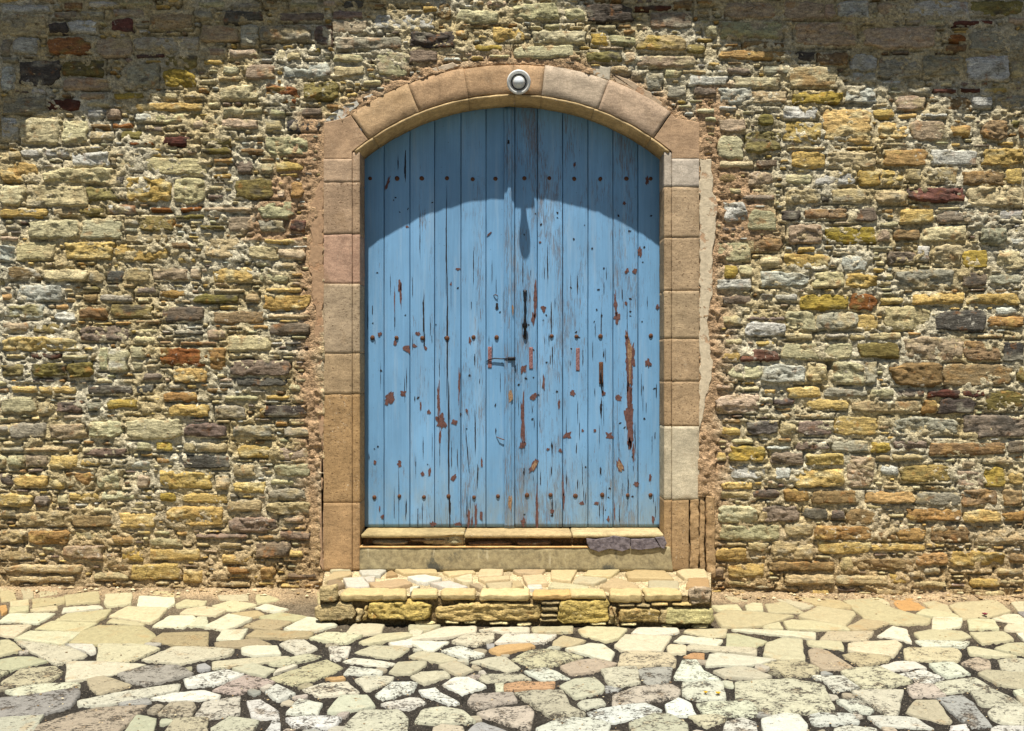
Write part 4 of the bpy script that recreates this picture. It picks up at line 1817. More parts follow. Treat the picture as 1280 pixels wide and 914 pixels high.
PR_L = [(487, 498, 4.6, 8, .35), (504, 492, 3.2, 4.4, -.2), (508.5, 436, 3.6, 5, -.5), (548.4, 500, 1.7, 24, -.02), (551, 527, 5, 9, -.1), (550, 545, 1.2, 10, 0),
        (568, 527.3, 3.3, 3.8, 0), (567, 597, 3.2, 4, 0), (493.3, 375, .8, 14, 0), (501, 368, 1.1, 13, 0), (499.8, 357, 2.2, 7, 0), (573.8, 478, 1.1, 22, 0),
        (522.5, 417, 3, 2.4, 0), (532, 435, 2.2, 2.4, 0), (518.5, 432.5, 2.6, 2, .4), (499.3, 580, 2.6, 4.4, 0), (528.3, 593, 2.2, 2.6, 0), (537.3, 589, 1.8, 6, .1),
        (602.3, 578, 1.3, 6, 0), (536.4, 515, 2.3, 2.8, 0), (583.6, 514, 1.3, 4, -.2), (541, 655, 3.4, 3.2, 0), (572, 655.5, 3.8, 2.4, 0), (586, 648, 1.8, 11, 0),
        (594.5, 645, 1.8, 13, 0), (590, 652, 1, 8, 0), (601.5, 645, 1.6, 6, 0), (493.6, 429, 2, 3, 0), (474.6, 418, 2.2, 3, .3),
        (468.5, 578, 1.8, 2.6, 0), (478, 646, 2, 2.6, .5), (474.5, 636, .8, 4, 0), (587.5, 426, 1.8, 4, 0), (525.8, 508, 1.1, 5, 0), (484, 230, 1.6, 8, .3),
        (563.5, 355, 1.2, 2.2, 0), (572.6, 336.5, 2.4, 1.8, 0), (611.5, 292.5, 1.2, 3.4, .8), (509, 283.5, 1.8, 1.6, 0)]
PR_R = [(669, 374, 1.6, 22, .02), (666.8, 398, 2.4, 9, .12), (679.3, 386, 2.8, 3.6, 0), (654.8, 461, 3.6, 5.4, .2), (653.4, 526, 2.1, 31, 0), (653.3, 556, 3.3, 5, 0),
        (679.6, 477, 1.4, 11, 0), (667, 495.5, 3.8, 4, 0), (698.8, 505, 1.8, 5.6, 0), (716.2, 491.3, 2.8, 3.6, 0),
        (754.3, 491.5, 2.4, 3, 0), (771, 396, 3.4, 7.5, -.1), (769.4, 379, 1.5, 14, -.05), (782.5, 379, 1.9, 2.2, 0), (787.6, 450, 5.6, 30, 0), (786.8, 520, 4.5, 42, -.02),
        (787.3, 556, 3, 6, 0), (792, 563, 1.3, 12, 0), (774, 497.5, 4.2, 3.6, .3), (810.5, 453.5, 3.5, 5, 0), (709.5, 544, 5, 4, -.6), (761.8, 544.8, 4.4, 4, .5),
        (775, 583, 3.6, 8, -.35), (667.5, 582, 3.4, 9, .45), (795, 605.4, 3.2, 3, 0), (727.3, 629, 2.6, 2.8, 0), (745.5, 629.3, 2.6, 2.2, 0), (671, 640, 1.8, 22, 0),
        (654, 653, 2.4, 6, 0), (690, 639, 2.2, 2.6, 0), (700.4, 563.3, 2.4, 2.6, 0), (684.8, 561.6, 1.8, 1.6, 0), (728.4, 538.4, 1.6, 1.6, 0), (743.5, 538.4, 1.7, 2, 0),
        (812.5, 597.6, 1.6, 4.4, 0), (760, 649, 1.8, 3.6, 0), (816.4, 650, 1.5, 6.4, 0), (821.5, 383.5, 2.2, 2.8, 0), (703.8, 610, .9, 18, 0), (768, 640, .9, 12, 0),
        (705, 625, 1.0, 12, 0), (784, 338, 1.8, 3, 0), (800, 315, 2.4, 6, 0), (794, 339, 2.8, 3.6, 0), (809, 226, 2.2, 6, 0), (780.6, 254.5, 2.2, 2.2, 0), (718, 206, 1.6, 3, 0),
        (675, 303, 1.6, 1.4, 0), (782, 340, 1.8, 2, 0)]
decals(PR_L, 'paint_loss', M['primer'], leftleaf, DY - .0026)
decals(PR_R, 'paint_loss', M['primer'], rightleaf, DY - .0026)
decals([(638.2, 495, 2.2, 7, 0), (637.6, 628, 2.2, 11, 0), (641, 387, 1, 6, 0)], 'bare_patch', M['bare'], leftleaf, DY - .0240)
decals([(775.2, 583, 2.4, 6, -.35), (667.8, 582, 2.2, 7, .45), (787, 447, 2.0, 24, 0)], 'bare_patch', M['bare'], rightleaf, DY - .0036)
rng = random.Random(5)
CR_L = [(559, 420, .7, 70, .003), (561, 560, .9, 95, -.003), (562.3, 640, .9, 22, 0), (558, 300, .7, 60, 0), (529.5, 395, .9, 26, 0), (530.5, 425, .8, 10, 0),
        (525, 290, .4, 34, 0), (506.6, 206, 1.0, 17, -.02), (529, 560, .6, 12, 0), (593.5, 450, .6, 8, 0), (594, 540, .6, 26, -.01), (597, 592, .7, 14, 0),
        (584, 560, .4, 26, -.08), (528, 640, .5, 12, 0), (498.6, 620, .4, 30, 0), (549.8, 565, .4, 20, 0), (497.6, 206, .5, 8, 0), (592, 330, .5, 22, 0)]
CR_R = [(689, 400, .6, 22, 0), (690.5, 445, .6, 14, 0), (690, 560, .8, 8, 0), (689.5, 588, .7, 6, 0), (690.3, 635, .7, 12, 0), (751.5, 405, .5, 18, 0),
        (751, 588, .9, 6, 0), (720.6, 560, .6, 6, 0), (722, 605, .8, 5, 0), (684.5, 330, .6, 20, 0), (653.5, 340, .5, 16, 0), (785, 610, .6, 20, 0),
        (722, 355, .5, 12, 0), (784, 400, .4, 22, 0), (754, 640, .5, 10, 0), (655, 590, .8, 5, 0), (750.5, 512, .6, 6, 0)]
for L_, base, cnt in ((CR_L, LP, 46), (CR_R, RP, 80)):
    for _ in range(cnt):
        px = rng.uniform(base[0] + 3, base[-1] - 3)
        if min(abs(px - b) for b in base) < 3: continue
        L_.append((px, rng.uniform(330, 652), rng.uniform(.25, .5), rng.uniform(3, 16), 0))
decals(CR_L, 'wood_crack', M['dark'], leftleaf, DY - .0021)
decals(CR_R, 'wood_crack', M['dark'], rightleaf, DY - .0021)
# little holes and specks
for L_, base, par in (([], LP, leftleaf), ([], RP, rightleaf)):
    for _ in range(24 if par is leftleaf else 50):
        L_.append((rng.uniform(base[0] + 3, base[-1] - 3), rng.uniform(240, 652), rng.uniform(.5, 1.3), rng.uniform(.6, 1.8), rng.uniform(0, 3)))
    decals(L_, 'knot_hole', M['bare' if False else 'dark'], par, DY - .0023)

def dome(cx, cz, r, h, y, n=12, rings=4):
    V = [(cx, y - h, cz)]; F = []
    for k in range(1, rings + 1):
        a = k / rings * math.pi / 2
        for i in range(n):
            t = 2 * math.pi * i / n
            V.append((cx + math.cos(t) * r * math.sin(a), y - h * math.cos(a), cz + math.sin(t) * r * math.sin(a)))
    for i in range(n): F.append((0, 1 + i, 1 + (i + 1) % n))
    for k in range(rings - 1):
        for i in range(n):
            a = 1 + k * n; j = (i + 1) % n
            F.append((a + i, a + n + i, a + n + j, a + j))
    V += [(cx + math.cos(2 * math.pi * i / n) * r, y + .004, cz + math.sin(2 * math.pi * i / n) * r) for i in range(n)]
    a = 1 + (rings - 1) * n
    for i in range(n): F.append((a + i, a + n + i, a + n + (i + 1) % n, a + (i + 1) % n))
    return V, F
NL = [(223.3, [463, 496.6, 527.5, 559, 591, 619]), (422, [465.6, 496, 528, 559, 592, 621]), (621, [467.8, 499, 530, 561, 592.5, 622.3])]
NR = [(223, [655.5, 687, 717.6, 750, 783, 813.3]), (420.5, [656, 689.3, 720.3, 750.3, 783, 813.3]), (619.5, [658.7, 688.4, 719.5, 753, 784.7, 813.2])]
for rows, par in ((NL, leftleaf), (NR, rightleaf)):
    proto = None
    for y_, xs in rows:
        for px in xs:
            if proto is None:
                V, F = dome(0, 0, .0135, .008, 0)
                V = np.array(V); V[:, 0] += (fbm(V[:, 2] * 90, V[:, 0] * 90, 4) - .5) * .004
                proto = mk('nail', V, F, M['rust'], par); o = proto
            else:
                o = proto.copy(); link(o); o.parent = par
            o.location = (dx(px + rng.uniform(-.3, .3)), DY - .0015, dz(y_ + rng.uniform(-.8, .8)))
            s_ = rng.uniform(.85, 1.12); o.scale = (s_, rng.uniform(.8, 1.2), s_ * rng.uniform(1, 1.15)); o.rotation_euler.y = rng.uniform(0, 6)

def tube(pts, rads, n=10):
    V, F = [], []
    P = [Vector(p) for p in pts]
    for i, p in enumerate(P):
        d = (P[min(i + 1, len(P) - 1)] - P[max(i - 1, 0)]).normalized()
        a = d.orthogonal().normalized(); b = d.cross(a)
        for k in range(n):
            t = 2 * math.pi * k / n
            V.append(p + (a * math.cos(t) + b * math.sin(t)) * rads[i])
    for i in range(len(P) - 1):
        for k in range(n):
            j = (k + 1) % n
            F.append((i * n + k, i * n + j, (i + 1) * n + j, (i + 1) * n + k))
    F.append(tuple(range(n - 1, -1, -1))); F.append(tuple((len(P) - 1) * n + k for k in range(n)))
    return V, F
# pull handle: baluster-shaped bar held by two lugs
hx = dx(656.2)
prof = [(362.5, .004, -.004), (364, .011, -.008), (367, .008, -.014), (371, .005, -.018), (376, .0085, -.024), (379, .0045, -.027), (388, .0045, -.032), (398, .005, -.032),
        (403, .008, -.030), (406, .0125, -.028), (409, .012, -.024), (412, .006, -.020), (416, .006, -.012), (420, .008, -.007), (424, .004, -.003)]
V, F = tube([(hx, DY + q[2], dz(q[0])) for q in prof], [q[1] * 1.3 for q in prof], 12)
hd = mk('pull_handle', V, F, M['iron'], rightleaf)
mb = MB(); V, F = dome(hx, dz(421), .010, .010, DY - .001); mb.add(V, F); mb.build('handle_rivet', M['rust'], hd)
# keyholes
def keyhole(px, py, par, r=2.1, l=5.5, y=DY - .003):
    pts = [(px + math.sin(a) * r * .72, py - r - math.cos(a) * r * .9 + 1) for a in np.linspace(-2.2, 2.2, 9)] + [(px + r, py + l * .7), (px + r * .4, py + l), (px - r * .5, py + l), (px - r, py + l * .7)]
    P = [(dx(a), dz(b)) for a, b in pts]; V, F = prism(P, y, y + .006, .0005)
    return mk('keyhole', V, F, M['dark'], par, None, False)
keyhole(621.2, 381.5, leftleaf)
for px, y0_, y1_, par in ((612.2, 433.5, 460, leftleaf), (663.6, 434, 461.5, rightleaf), (722.2, 435, 463.5, rightleaf)):
    V, F = rough_box(dx(px - 2.4), dx(px + 2.4), DY - .0035, DY - .0008, dz(y1_), dz(y0_), .01, .001, .0012, int(px)); mk('hinge_plate', V, F, M['plate'], par)
keyhole(635.6, 178, leftleaf, 1.6, 3, DY - .026)
# latch hook across to the cover strip
V, F = tube([(dx(608.5), DY - .004, dz(452)), (dx(611), DY - .010, dz(450)), (dx(618), DY - .012, dz(448)), (dx(627), DY - .013, dz(448.6)), (dx(635), DY - .016, dz(448.6))], [.003, .0035, .004, .004, .004], 8)
lt = mk('latch_hook', V, F, M['iron'], leftleaf)
V, F = rough_box(dx(634.5), dx(644.5), DY - .029, DY - .018, dz(450.8), dz(446.4), .02, .002, .0006, 3); mk('latch_keeper', V, F, M['iron'], leftleaf)
# rusty hasp and its pin on the right leaf
V, F = rough_box(dx(748.6), dx(753.8), DY - .007, DY - .001, dz(480), dz(452.5), .012, .002, .0012, 5); hs = mk('hasp', V, F, M['rust'], rightleaf)
V, F = tube([(dx(751), DY - .012, dz(462)), (dx(750.5), DY - .018, dz(470)), (dx(752), DY - .012, dz(479)), (dx(752.3), DY - .008, dz(487)), (dx(754), DY - .004, dz(492))], [.003, .006, .005, .003, .002], 8)
mk('hasp_pin', V, F, M['iron'], hs)
V, F = tube([(dx(620.5), DY - .001, dz(546)), (dx(624), DY - .012, dz(547.5)), (dx(629), DY - .014, dz(549.3)), (dx(632.5), DY - .006, dz(549.3))], [.0022, .003, .003, .002], 8)
mk('bent_nail', V, F, M['rust'], leftleaf)
V, F = tube([(dx(617), DY - .001, dz(369.5)), (dx(619), DY - .01, dz(368.6)), (dx(621.5), DY - .012, dz(369.4)), (dx(622.3), DY - .002, dz(371))], [.0025, .003, .003, .002], 8)
mk('keyhole_cover_pin', V, F, M['rust'], leftleaf)

# ================================================================= lamp over the arch
LX, LZ = 0.0420, EYE + (457 - 98) * U * 0.985
lamp = empty('wall_lamp', (LX, -0.015, LZ))
lamp.rotation_euler = (.30, 0, 0)
tag(lamp, 'white round lamp holder with frosted bulb fixed to the top of the arch', 'lamp')
def lathe(prof, n=40):
    V = []; F = []
    for r, y in prof:
        for k in range(n):
            t = 2 * math.pi * k / n
            V.append((math.cos(t) * r, y, math.sin(t) * r))
    for i in range(len(prof) - 1):
        for k in range(n):
            j = (k + 1) % n
            F.append((i * n + k, i * n + j, (i + 1) * n + j, (i + 1) * n + k))
    F.append(tuple(range(n - 1, -1, -1))); F.append(tuple((len(prof) - 1) * n + k for k in range(n)))
    return V, F
V, F = lathe([(.046, .0), (.047, -.010), (.060, -.018), (.071, -.028), (.0745, -.038), (.0735, -.046), (.069, -.050), (.060, -.049), (.052, -.042), (.047, -.034)])
mk('lamp_holder', V, F, M['white'], lamp)
V, F = lathe([(.0468, -.030), (.0468, -.044), (.044, -.047), (.040, -.044), (.040, -.030)])
mk('gasket', V, F, M['ring'], lamp)
V, F = lathe([(.018, -.030), (.016, -.046), (.017, -.062), (.022, -.078), (.029, -.092), (.0345, -.108), (.036, -.122), (.0345, -.136), (.029, -.149), (.020, -.158), (.010, -.1625), (.002, -.164)])
mk('bulb', V, F, M['bulb'], lamp)

# ================================================================= threshold
th = empty('threshold', (0, 0, .3))
tag(th, 'raised door threshold of three cream slabs over a stained cement riser', 'threshold')
th.location = (0, 0, 0)
Z0 = 0.367
for k, (a, b, e) in enumerate(((452.3, 580.2, .0), (581, 714.6, -.004), (715.4, 829, .0))):
    V, F = rough_box(wx(a), wx(b), -.026 + e, DY + .03, Z0 - .026, Z0 + e * .3, .02, .006, .002, 300 + k)
    if k == 0:      # broken lower edge on its right end
        t = np.clip((V[:, 0] - wx(545)) / (wx(580) - wx(545)), 0, 1); V[:, 2] += np.where(V[:, 2] < Z0 - .01, t * .014, 0)
    col = [(150, 130, 90), (160, 136, 96), (166, 146, 106)][k]
    mk('threshold_slab', V, F, M['block'], th, bcol(col, len(V), .1, k))
V, F = rough_box(wx(453), wx(838), .03, DY + .03, wz(684) , Z0 - .028, .03, .004, .006, 310); mk('rubble_bed', V, F, M['mortar'], th, ccol(lin(96, 74, 50), len(V), 1))
for k, (a, b, c, d, col) in enumerate(((466, 510, 676, 682, (150, 134, 104)), (528, 572, 670, 682, (160, 146, 112)), (560, 580, 667.5, 681, (168, 156, 120)), (585, 640, 677, 683, (120, 92, 66)), (645, 690, 676, 683, (110, 88, 66)),
                                       (512, 556, 674, 677, (140, 116, 84)), (664, 672, 677, 682, (150, 140, 120)))):
    V, F, C = stone_mesh([a, c, b, d, 't', '', ''], 700 + k, 2.0, True)
    V[:, 1] += .012; mk('bed_stone', V, F, M['wstone'], th, ccol(lin(*col), len(V)))
V, F = rough_box(wx(450), wx(841), -.022, DY, .13, wz(683), .03, .005, .0025, 320)
V[:, 0] += np.where(V[:, 0] > wx(830), (wz(683) - V[:, 2]) * .12 - .02, 0)
mk('riser', V, F, M['concrete'], th)
V, F = rough_box(wx(450), wx(735), -.027, .03, wz(684.2) + .001, wz(682.4), .03, .002, .0015, 321); mk('riser_lip', V, F, M['block'], th, bcol((196, 150, 94), len(V), .1, 1))
for k, pts in enumerate(([(732.5, 672), (745, 673), (760, 671), (766, 668.5), (787, 672.5), (787, 684.5), (777, 688.3), (762, 685), (748, 688.8), (737, 685), (733, 678)],
                         [(787.6, 673), (817, 672), (824, 683), (812, 685), (800, 686.3), (787.6, 685)],
                         [(818, 671), (829, 670), (832.5, 678), (829, 685.5), (825, 683)])):
    P = ragged([(wx(a), wz(b)) for a, b in pts], .012, .002, k); V, F = prism(P, -.034 - .001 * k, -.027, .002)
    mk('slate_patch', V, F, M['slate'], th, None, False)

# ================================================================= stone doorstep
SD = 0.66
FK = (CAMD - SD) / CAMD
def fx(px): return (px - 640) * U * FK
def fz(py): return EYE + (457 - py) * U * FK
def step_top(px, py, z=0.150):
    t = (z - EYE) / ((457 - py) * U)
    return (px - 640) * U * t, -CAMD * (1 - t)
step = empty('doorstep', (0, 0, 0))
tag(step, 'low stone doorstep of flat cream flags over rough ochre blocks below the blue door', 'step')
V = [(-1.17, .0, .128), (1.245, .0, .128), (1.115, -SD + .03, .122), (-1.075, -SD + .03, .122), (-1.17, .0, -.12), (1.245, .0, -.12), (1.115, -SD + .03, -.12), (-1.075, -SD + .03, -.12)]
def grid_patch(c, nu, nv, amp, seed, f):
    """bilinear patch between four corners with rough displacement along z (or -y)"""
    U_, V_ = np.meshgrid(np.linspace(0, 1, nu + 1), np.linspace(0, 1, nv + 1))
    c = np.array(c, float)
    P = (c[0] * ((1 - U_) * (1 - V_))[..., None] + c[1] * (U_ * (1 - V_))[..., None] + c[2] * (U_ * V_)[..., None] + c[3] * ((1 - U_) * V_)[..., None])
    n = np.cross(c[1] - c[0], c[3] - c[0]); n /= np.linalg.norm(n)
    d = (fbm(P[..., 0] * f, (P[..., 1] + P[..., 2]) * f, seed, 4) - .5) * amp
    P = P + n * d[..., None]
    a = np.arange((nu + 1) * (nv + 1)).reshape(nv + 1, nu + 1)
    return P.reshape(-1, 3), np.stack([a[:-1, :-1], a[:-1, 1:], a[1:, 1:], a[1:, :-1]], -1).reshape(-1, 4)
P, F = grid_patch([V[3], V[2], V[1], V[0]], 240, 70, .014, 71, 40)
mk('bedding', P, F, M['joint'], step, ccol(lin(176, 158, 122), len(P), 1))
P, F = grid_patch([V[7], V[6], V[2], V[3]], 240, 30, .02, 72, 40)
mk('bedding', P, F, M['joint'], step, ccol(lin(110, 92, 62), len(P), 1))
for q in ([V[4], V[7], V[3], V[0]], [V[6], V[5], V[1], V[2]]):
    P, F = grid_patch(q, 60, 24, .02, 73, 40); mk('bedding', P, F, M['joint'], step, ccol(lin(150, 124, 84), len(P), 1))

def flag(poly, zfun, seed, rgb, wear, thick=0.03, up=0.006, inset=.97, wob=.0055):
    """flat stone from a plan outline (x,y): worn rim, slightly domed uneven top"""
    rr = random.Random(seed)
    P = ragged(poly, .018, wob, seed); P = np.array(P)
    ar = 0.5 * np.sum(P[:, 0] * np.roll(P[:, 1], -1) - np.roll(P[:, 0], -1) * P[:, 1])
    if ar < 0: P = P[::-1]
    P = P * .8 + (np.roll(P, 1, 0) + np.roll(P, -1, 0)) * .1
    c = P.mean(0); n = len(P); size = math.sqrt(abs(ar))
    P = c + (P - c) * inset
    bw = min(.005, size * .05) / max(size * .5, .01)
    V = []; tx, ty = rr.uniform(-.02, .02), rr.uniform(-.02, .02); lift = rr.uniform(-.003, .004)
    for k, (s, dz_) in enumerate(((1.0, -thick), (1.0, up * .35), (1 - bw, up), (.8, up), (.5, up), (.22, up))):
        q = c + (P - c) * s
        z = zfun(q[:, 0], q[:, 1]) + dz_
        if k > 0:
            z = z + lift + (q[:, 0] - c[0]) * tx + (q[:, 1] - c[1]) * ty + (fbm(q[:, 0] * 28, q[:, 1] * 28, seed % 500, 3) - .5) * .006
        V.append(np.stack([q[:, 0], q[:, 1], z], 1))
    V = np.concatenate(V + [np.array([[c[0], c[1], float(zfun(c[0], c[1])) + up + lift]])])
    F = []
    for k in range(5):
        for i in range(n):
            j = (i + 1) % n
            F.append((k * n + i, k * n + j, (k + 1) * n + j, (k + 1) * n + i))
    for i in range(n): F.append((5 * n + i, 5 * n + (i + 1) % n, 6 * n))
    jit = rr.uniform(-10, 10); rgb = [min(max(q + jit + rr.uniform(-2.5, 2.5), 10), 245) for q in rgb]
    return V, F, np.concatenate([np.tile(np.array(lin(*rgb)), (len(V), 1)), np.full((len(V), 1), wear)], 1)
PPAL = dict(c=(155, 152, 132), w=(168, 167, 154), y=(152, 146, 122), t=(138, 129, 108), g=(128, 126, 118), v=(136, 137, 112), p=(146, 136, 122), o=(146, 118, 84))
SPAL = dict(c=(164, 152, 120), w=(172, 166, 148), y=(164, 144, 106), t=(118, 102, 76), p=(150, 130, 104), o=(152, 124, 86))
for k, (ox, oy, f) in enumerate(parse(STEPTOP_TXT)):
    q = [float(a) for a in f[1:]]; pts = [step_top(ox + q[i] / 5, oy + q[i + 1] / 5) for i in range(0, len(q), 2)]
    pts = [(a, min(b, -.026)) for a, b in pts]
    V, F, C = flag(pts, lambda x, y: .138 + .0 * x, 3000 + k, SPAL[f[0]], .05, .02, .010)
    mk('step_flag', V, F, M['pave'], step, C)
FPAL = dict(c=(196, 180, 130), y=(176, 152, 98), Y=(168, 146, 82), t=(156, 138, 98), p=(150, 132, 106), v=(164, 154, 106))
for k, (ox, oy, f) in enumerate(parse(STEPFRONT_TXT)):
    q = [float(a) for a in f[1:]]; pts = [(ox + q[i] / 5, oy + q[i + 1] / 5) for i in range(0, len(q), 2)]
    x0, x1 = min(p[0] for p in pts), max(p[0] for p in pts); y0, y1 = min(p[1] for p in pts), max(p[1] for p in pts)
    top = y0 < 738 and y1 < 754 and (y1 - y0) > 12
    rr = random.Random(k)
    if top:
        xa, xb, za, zb_ = fx(x0) + .002, fx(x1) - .002, fz(y1), .146
        d0 = -SD - rr.uniform(.0, .015); d1 = d0 + rr.uniform(.115, .135)
        V, F = rough_box(xa, xb, d0, d1, za, zb_, .013, .010, .007, 400 + k)
        V[:, 2] += np.where(V[:, 1] < d0 + .02, -.004, 0) * (V[:, 2] > za + .02)
        t = (V[:, 2] - za) / (zb_ - za); V[:, 1] += np.clip(.5 - t, 0, 1) * .012
        sh = rr.uniform(-.1, .1); V[:, 0] += (V[:, 1] - d0) * sh
        mat = M['pave']; mb_col = dict(c=(178, 158, 112), y=(184, 152, 98), p=(140, 122, 100), t=(140, 120, 88)).get(f[0], (170, 150, 110)); jt = rr.uniform(-8, 8); mb_col = tuple(q + jt for q in mb_col); wear = .15
        mk('step_edge_stone', V, F, mat, step, np.tile((*lin(*mb_col), wear), (len(V), 1)))
    else:
        W_, H_ = x1 - x0, y1 - y0
        V, F, C = stone_mesh([x0, y0, x1, y1, f[0] if f[0] in PAL else 't', '', ''], 5200 + k, 1.6, H_ < 6)
        base = -V[:, 1] - surf_shift(640 + V[:, 0] / U, 457 - (V[:, 2] - EYE) / U)
        X = V[:, 0] * FK; Z = EYE + (V[:, 2] - EYE) * FK
        V = np.stack([X, -(SD - .002) - base * 1.0, Z], 1)
        C = np.concatenate([np.tile(np.array(lin(*FPAL.get(f[0], (150, 130, 80)))), (len(V), 1)) * (.85 + .3 * fbm(V[:, 0] * 20, V[:, 2] * 30, k, 3))[:, None], np.zeros((len(V), 1))], 1)
        mk('step_block' if H_ > 12 else 'packing_stone', V, F, M['wstone'], step, C)

# ================================================================= paving
def gz(x, y): return ground_z(np.asarray(x, float), np.asarray(y, float))
nx, ny = 620, 250
X, Y = np.meshgrid(np.linspace(-3.6, 3.6, nx), np.linspace(.04, -2.7, ny))
z = gz(X, Y) - .008 + (fbm(X * 70, Y * 70, 501, 3) - .5) * .020 + (fbm(X * 12, Y * 12, 502, 3) - .5) * .008
sandm = np.clip((Y + .30) / .22, 0, 1) * np.clip(.5 + fbm(X * 3, Y * 3, 503, 3), 0, 1)
z += sandm * .010 + np.clip((Y + .07) / .1, 0, 1) * .02 * fbm(X * 9, Y * 9, 504, 3)
A_ = np.array(lin(52, 48, 42)); B_ = np.array(lin(158, 136, 104)); K_ = np.array(lin(118, 104, 82))
mid = np.clip((Y + .95) / .7, 0, 1)[..., None] * .8
C = A_ * (1 - mid) + K_ * mid; C = C * (1 - sandm[..., None]) + B_ * sandm[..., None]
a = np.arange(nx * ny).reshape(ny, nx)
Fq = np.stack([a[:-1, :-1], a[1:, :-1], a[1:, 1:], a[:-1, 1:]], -1).reshape(-1, 4)
pav = mk('pavement', np.stack([X, Y, z], -1).reshape(-1, 3), Fq, M['joint'], None, np.concatenate([C.reshape(-1, 3), np.ones((nx * ny, 1))], 1))
tag(pav, kind='structure', label='crazy paving of cream and grey flagstones with dark dirty joints')

def hull(P):
    P = sorted(set(P)); cr = lambda o, a, b: (a[0] - o[0]) * (b[1] - o[1]) - (a[1] - o[1]) * (b[0] - o[0])
    lo = []
    for p in P:
        while len(lo) > 1 and cr(lo[-2], lo[-1], p) <= 0: lo.pop()
        lo.append(p)
    up = []
    for p in reversed(P):
        while len(up) > 1 and cr(up[-2], up[-1], p) <= 0: up.pop()
        up.append(p)
    return lo[:-1] + up[:-1]
raw = []
for ox, oy, f in parse(PAVE_TXT):
    q = [float(a) for a in f[1:]]
    raw.append([f[0], ox, oy, [(ox + q[i] / 5, min(oy + q[i + 1] / 5, 913.8)) for i in range(0, len(q), 2)]])
# stones the survey tiles cut in two are put together again; those cut by the lower edge are carried on
gone = set()
for tx in (256, 512, 768, 1024):
    L_ = [r for r in raw if any(abs(p[0] - tx) < .5 for p in r[3]) and min(p[0] for p in r[3]) < tx - 1]
    R_ = [r for r in raw if any(abs(p[0] - tx) < .5 for p in r[3]) and max(p[0] for p in r[3]) > tx + 1]
    for a in L_:
        ya = [p[1] for p in a[3] if abs(p[0] - tx) < .5]
        best = None
        for b in R_:
            if id(b) in gone: continue
            yb = [p[1] for p in b[3] if abs(p[0] - tx) < .5]
            o = min(max(ya), max(yb)) - max(min(ya), min(yb))
            if o > 0.4 * max(min(max(ya) - min(ya), max(yb) - min(yb)), 1) and (best is None or o > best[0]): best = (o, b)
        if best:
            b = best[1]; gone.add(id(a)); b[3] = hull(a[3] + b[3])
        else:
            a[3] = [(p[0] + (3 if abs(p[0] - tx) < .5 else 0), p[1]) for p in a[3]]
polys = []
for r in raw:
    if id(r) in gone: continue
    pts = r[3]
    if max(p[1] for p in pts) > 913: pts = [(p[0], 930 + (hash((round(p[0]), 3)) % 14) if p[1] > 913 else p[1]) for p in pts]
    polys.append((r[0], [to_ground(*p) for p in pts], None))
GS = 0.01; gx0, gy0 = -6.2, -5.2
gocc = np.zeros((530, 1240), bool)
def ras(pts, shrink=1.0, test=False):
    P = np.array(pts); c = P.mean(0); P = c + (P - c) * shrink
    i0_, j0_ = int((P[:, 0].min() - gx0) / GS), int((P[:, 1].min() - gy0) / GS)
    i1_, j1_ = int((P[:, 0].max() - gx0) / GS) + 2, int((P[:, 1].max() - gy0) / GS) + 2
    i0_, j0_ = max(i0_, 0), max(j0_, 0); i1_, j1_ = min(i1_, gocc.shape[1]), min(j1_, gocc.shape[0])
    if i1_ <= i0_ or j1_ <= j0_: return None
    gx, gy = np.meshgrid(gx0 + np.arange(i0_, i1_) * GS, gy0 + np.arange(j0_, j1_) * GS)
    ins = np.zeros(gx.shape, bool); n = len(P)
    for i in range(n):
        x1_, y1_ = P[i]; x2_, y2_ = P[(i + 1) % n]
        cnd = (y1_ > gy) != (y2_ > gy)
        with np.errstate(divide='ignore', invalid='ignore'):
            xi = (x2_ - x1_) * (gy - y1_) / (y2_ - y1_) + x1_
        ins ^= cnd & (gx < xi)
    return (slice(j0_, j1_), slice(i0_, i1_)), ins
def parea(P):
    P = np.array(P); return abs(.5 * np.sum(P[:, 0] * np.roll(P[:, 1], -1) - np.roll(P[:, 0], -1) * P[:, 1]))
# stones cut by the edge of a survey tile: keep the larger of two versions
polys.sort(key=lambda p: -parea(p[1]))
kept = []
# the step and the wall foot take their own room
for blk in ([(-1.14, .05), (1.20, .05), (1.09, -.66), (-1.06, -.66)],):
    sl, ins = ras(blk); gocc[sl] |= ins
for c, pts, raw in polys:
    r = ras(pts, .93)
    if r is None or r[1].sum() == 0: continue
    sl, ins = r
    if (gocc[sl] & ins).sum() > .42 * ins.sum(): continue
    sl2, ins2 = ras(pts, 1.0); gocc[sl2] |= ins2
    kept.append((c, pts))
for k, (c, pts) in enumerate(kept):
    rr = random.Random(900 + k)
    cy = sum(p[1] for p in pts) / len(pts)
    near = min(max((-cy - .5) / 1.2, 0), 1)
    wear = {'g': 1.3, 'p': .7, 'w': .55, 'c': .42, 'y': .5, 't': .5, 'v': .15, 'o': .3}[c] * (.4 + 1.6 * near) * rr.uniform(.4, 1.5); wear = min(wear, .9)
    rgb = PPAL[c]; far = 1 - near
    rgb = (rgb[0] + 6 * far, rgb[1] + 0 * far, rgb[2] - 14 * far)
    V, F, C = flag(pts, gz, 900 + k, rgb, wear, .03, .005 if cy < -.3 else .003, 1.07, .007)
    mk('paving_stone', V, F, M['pave'], pav, C)
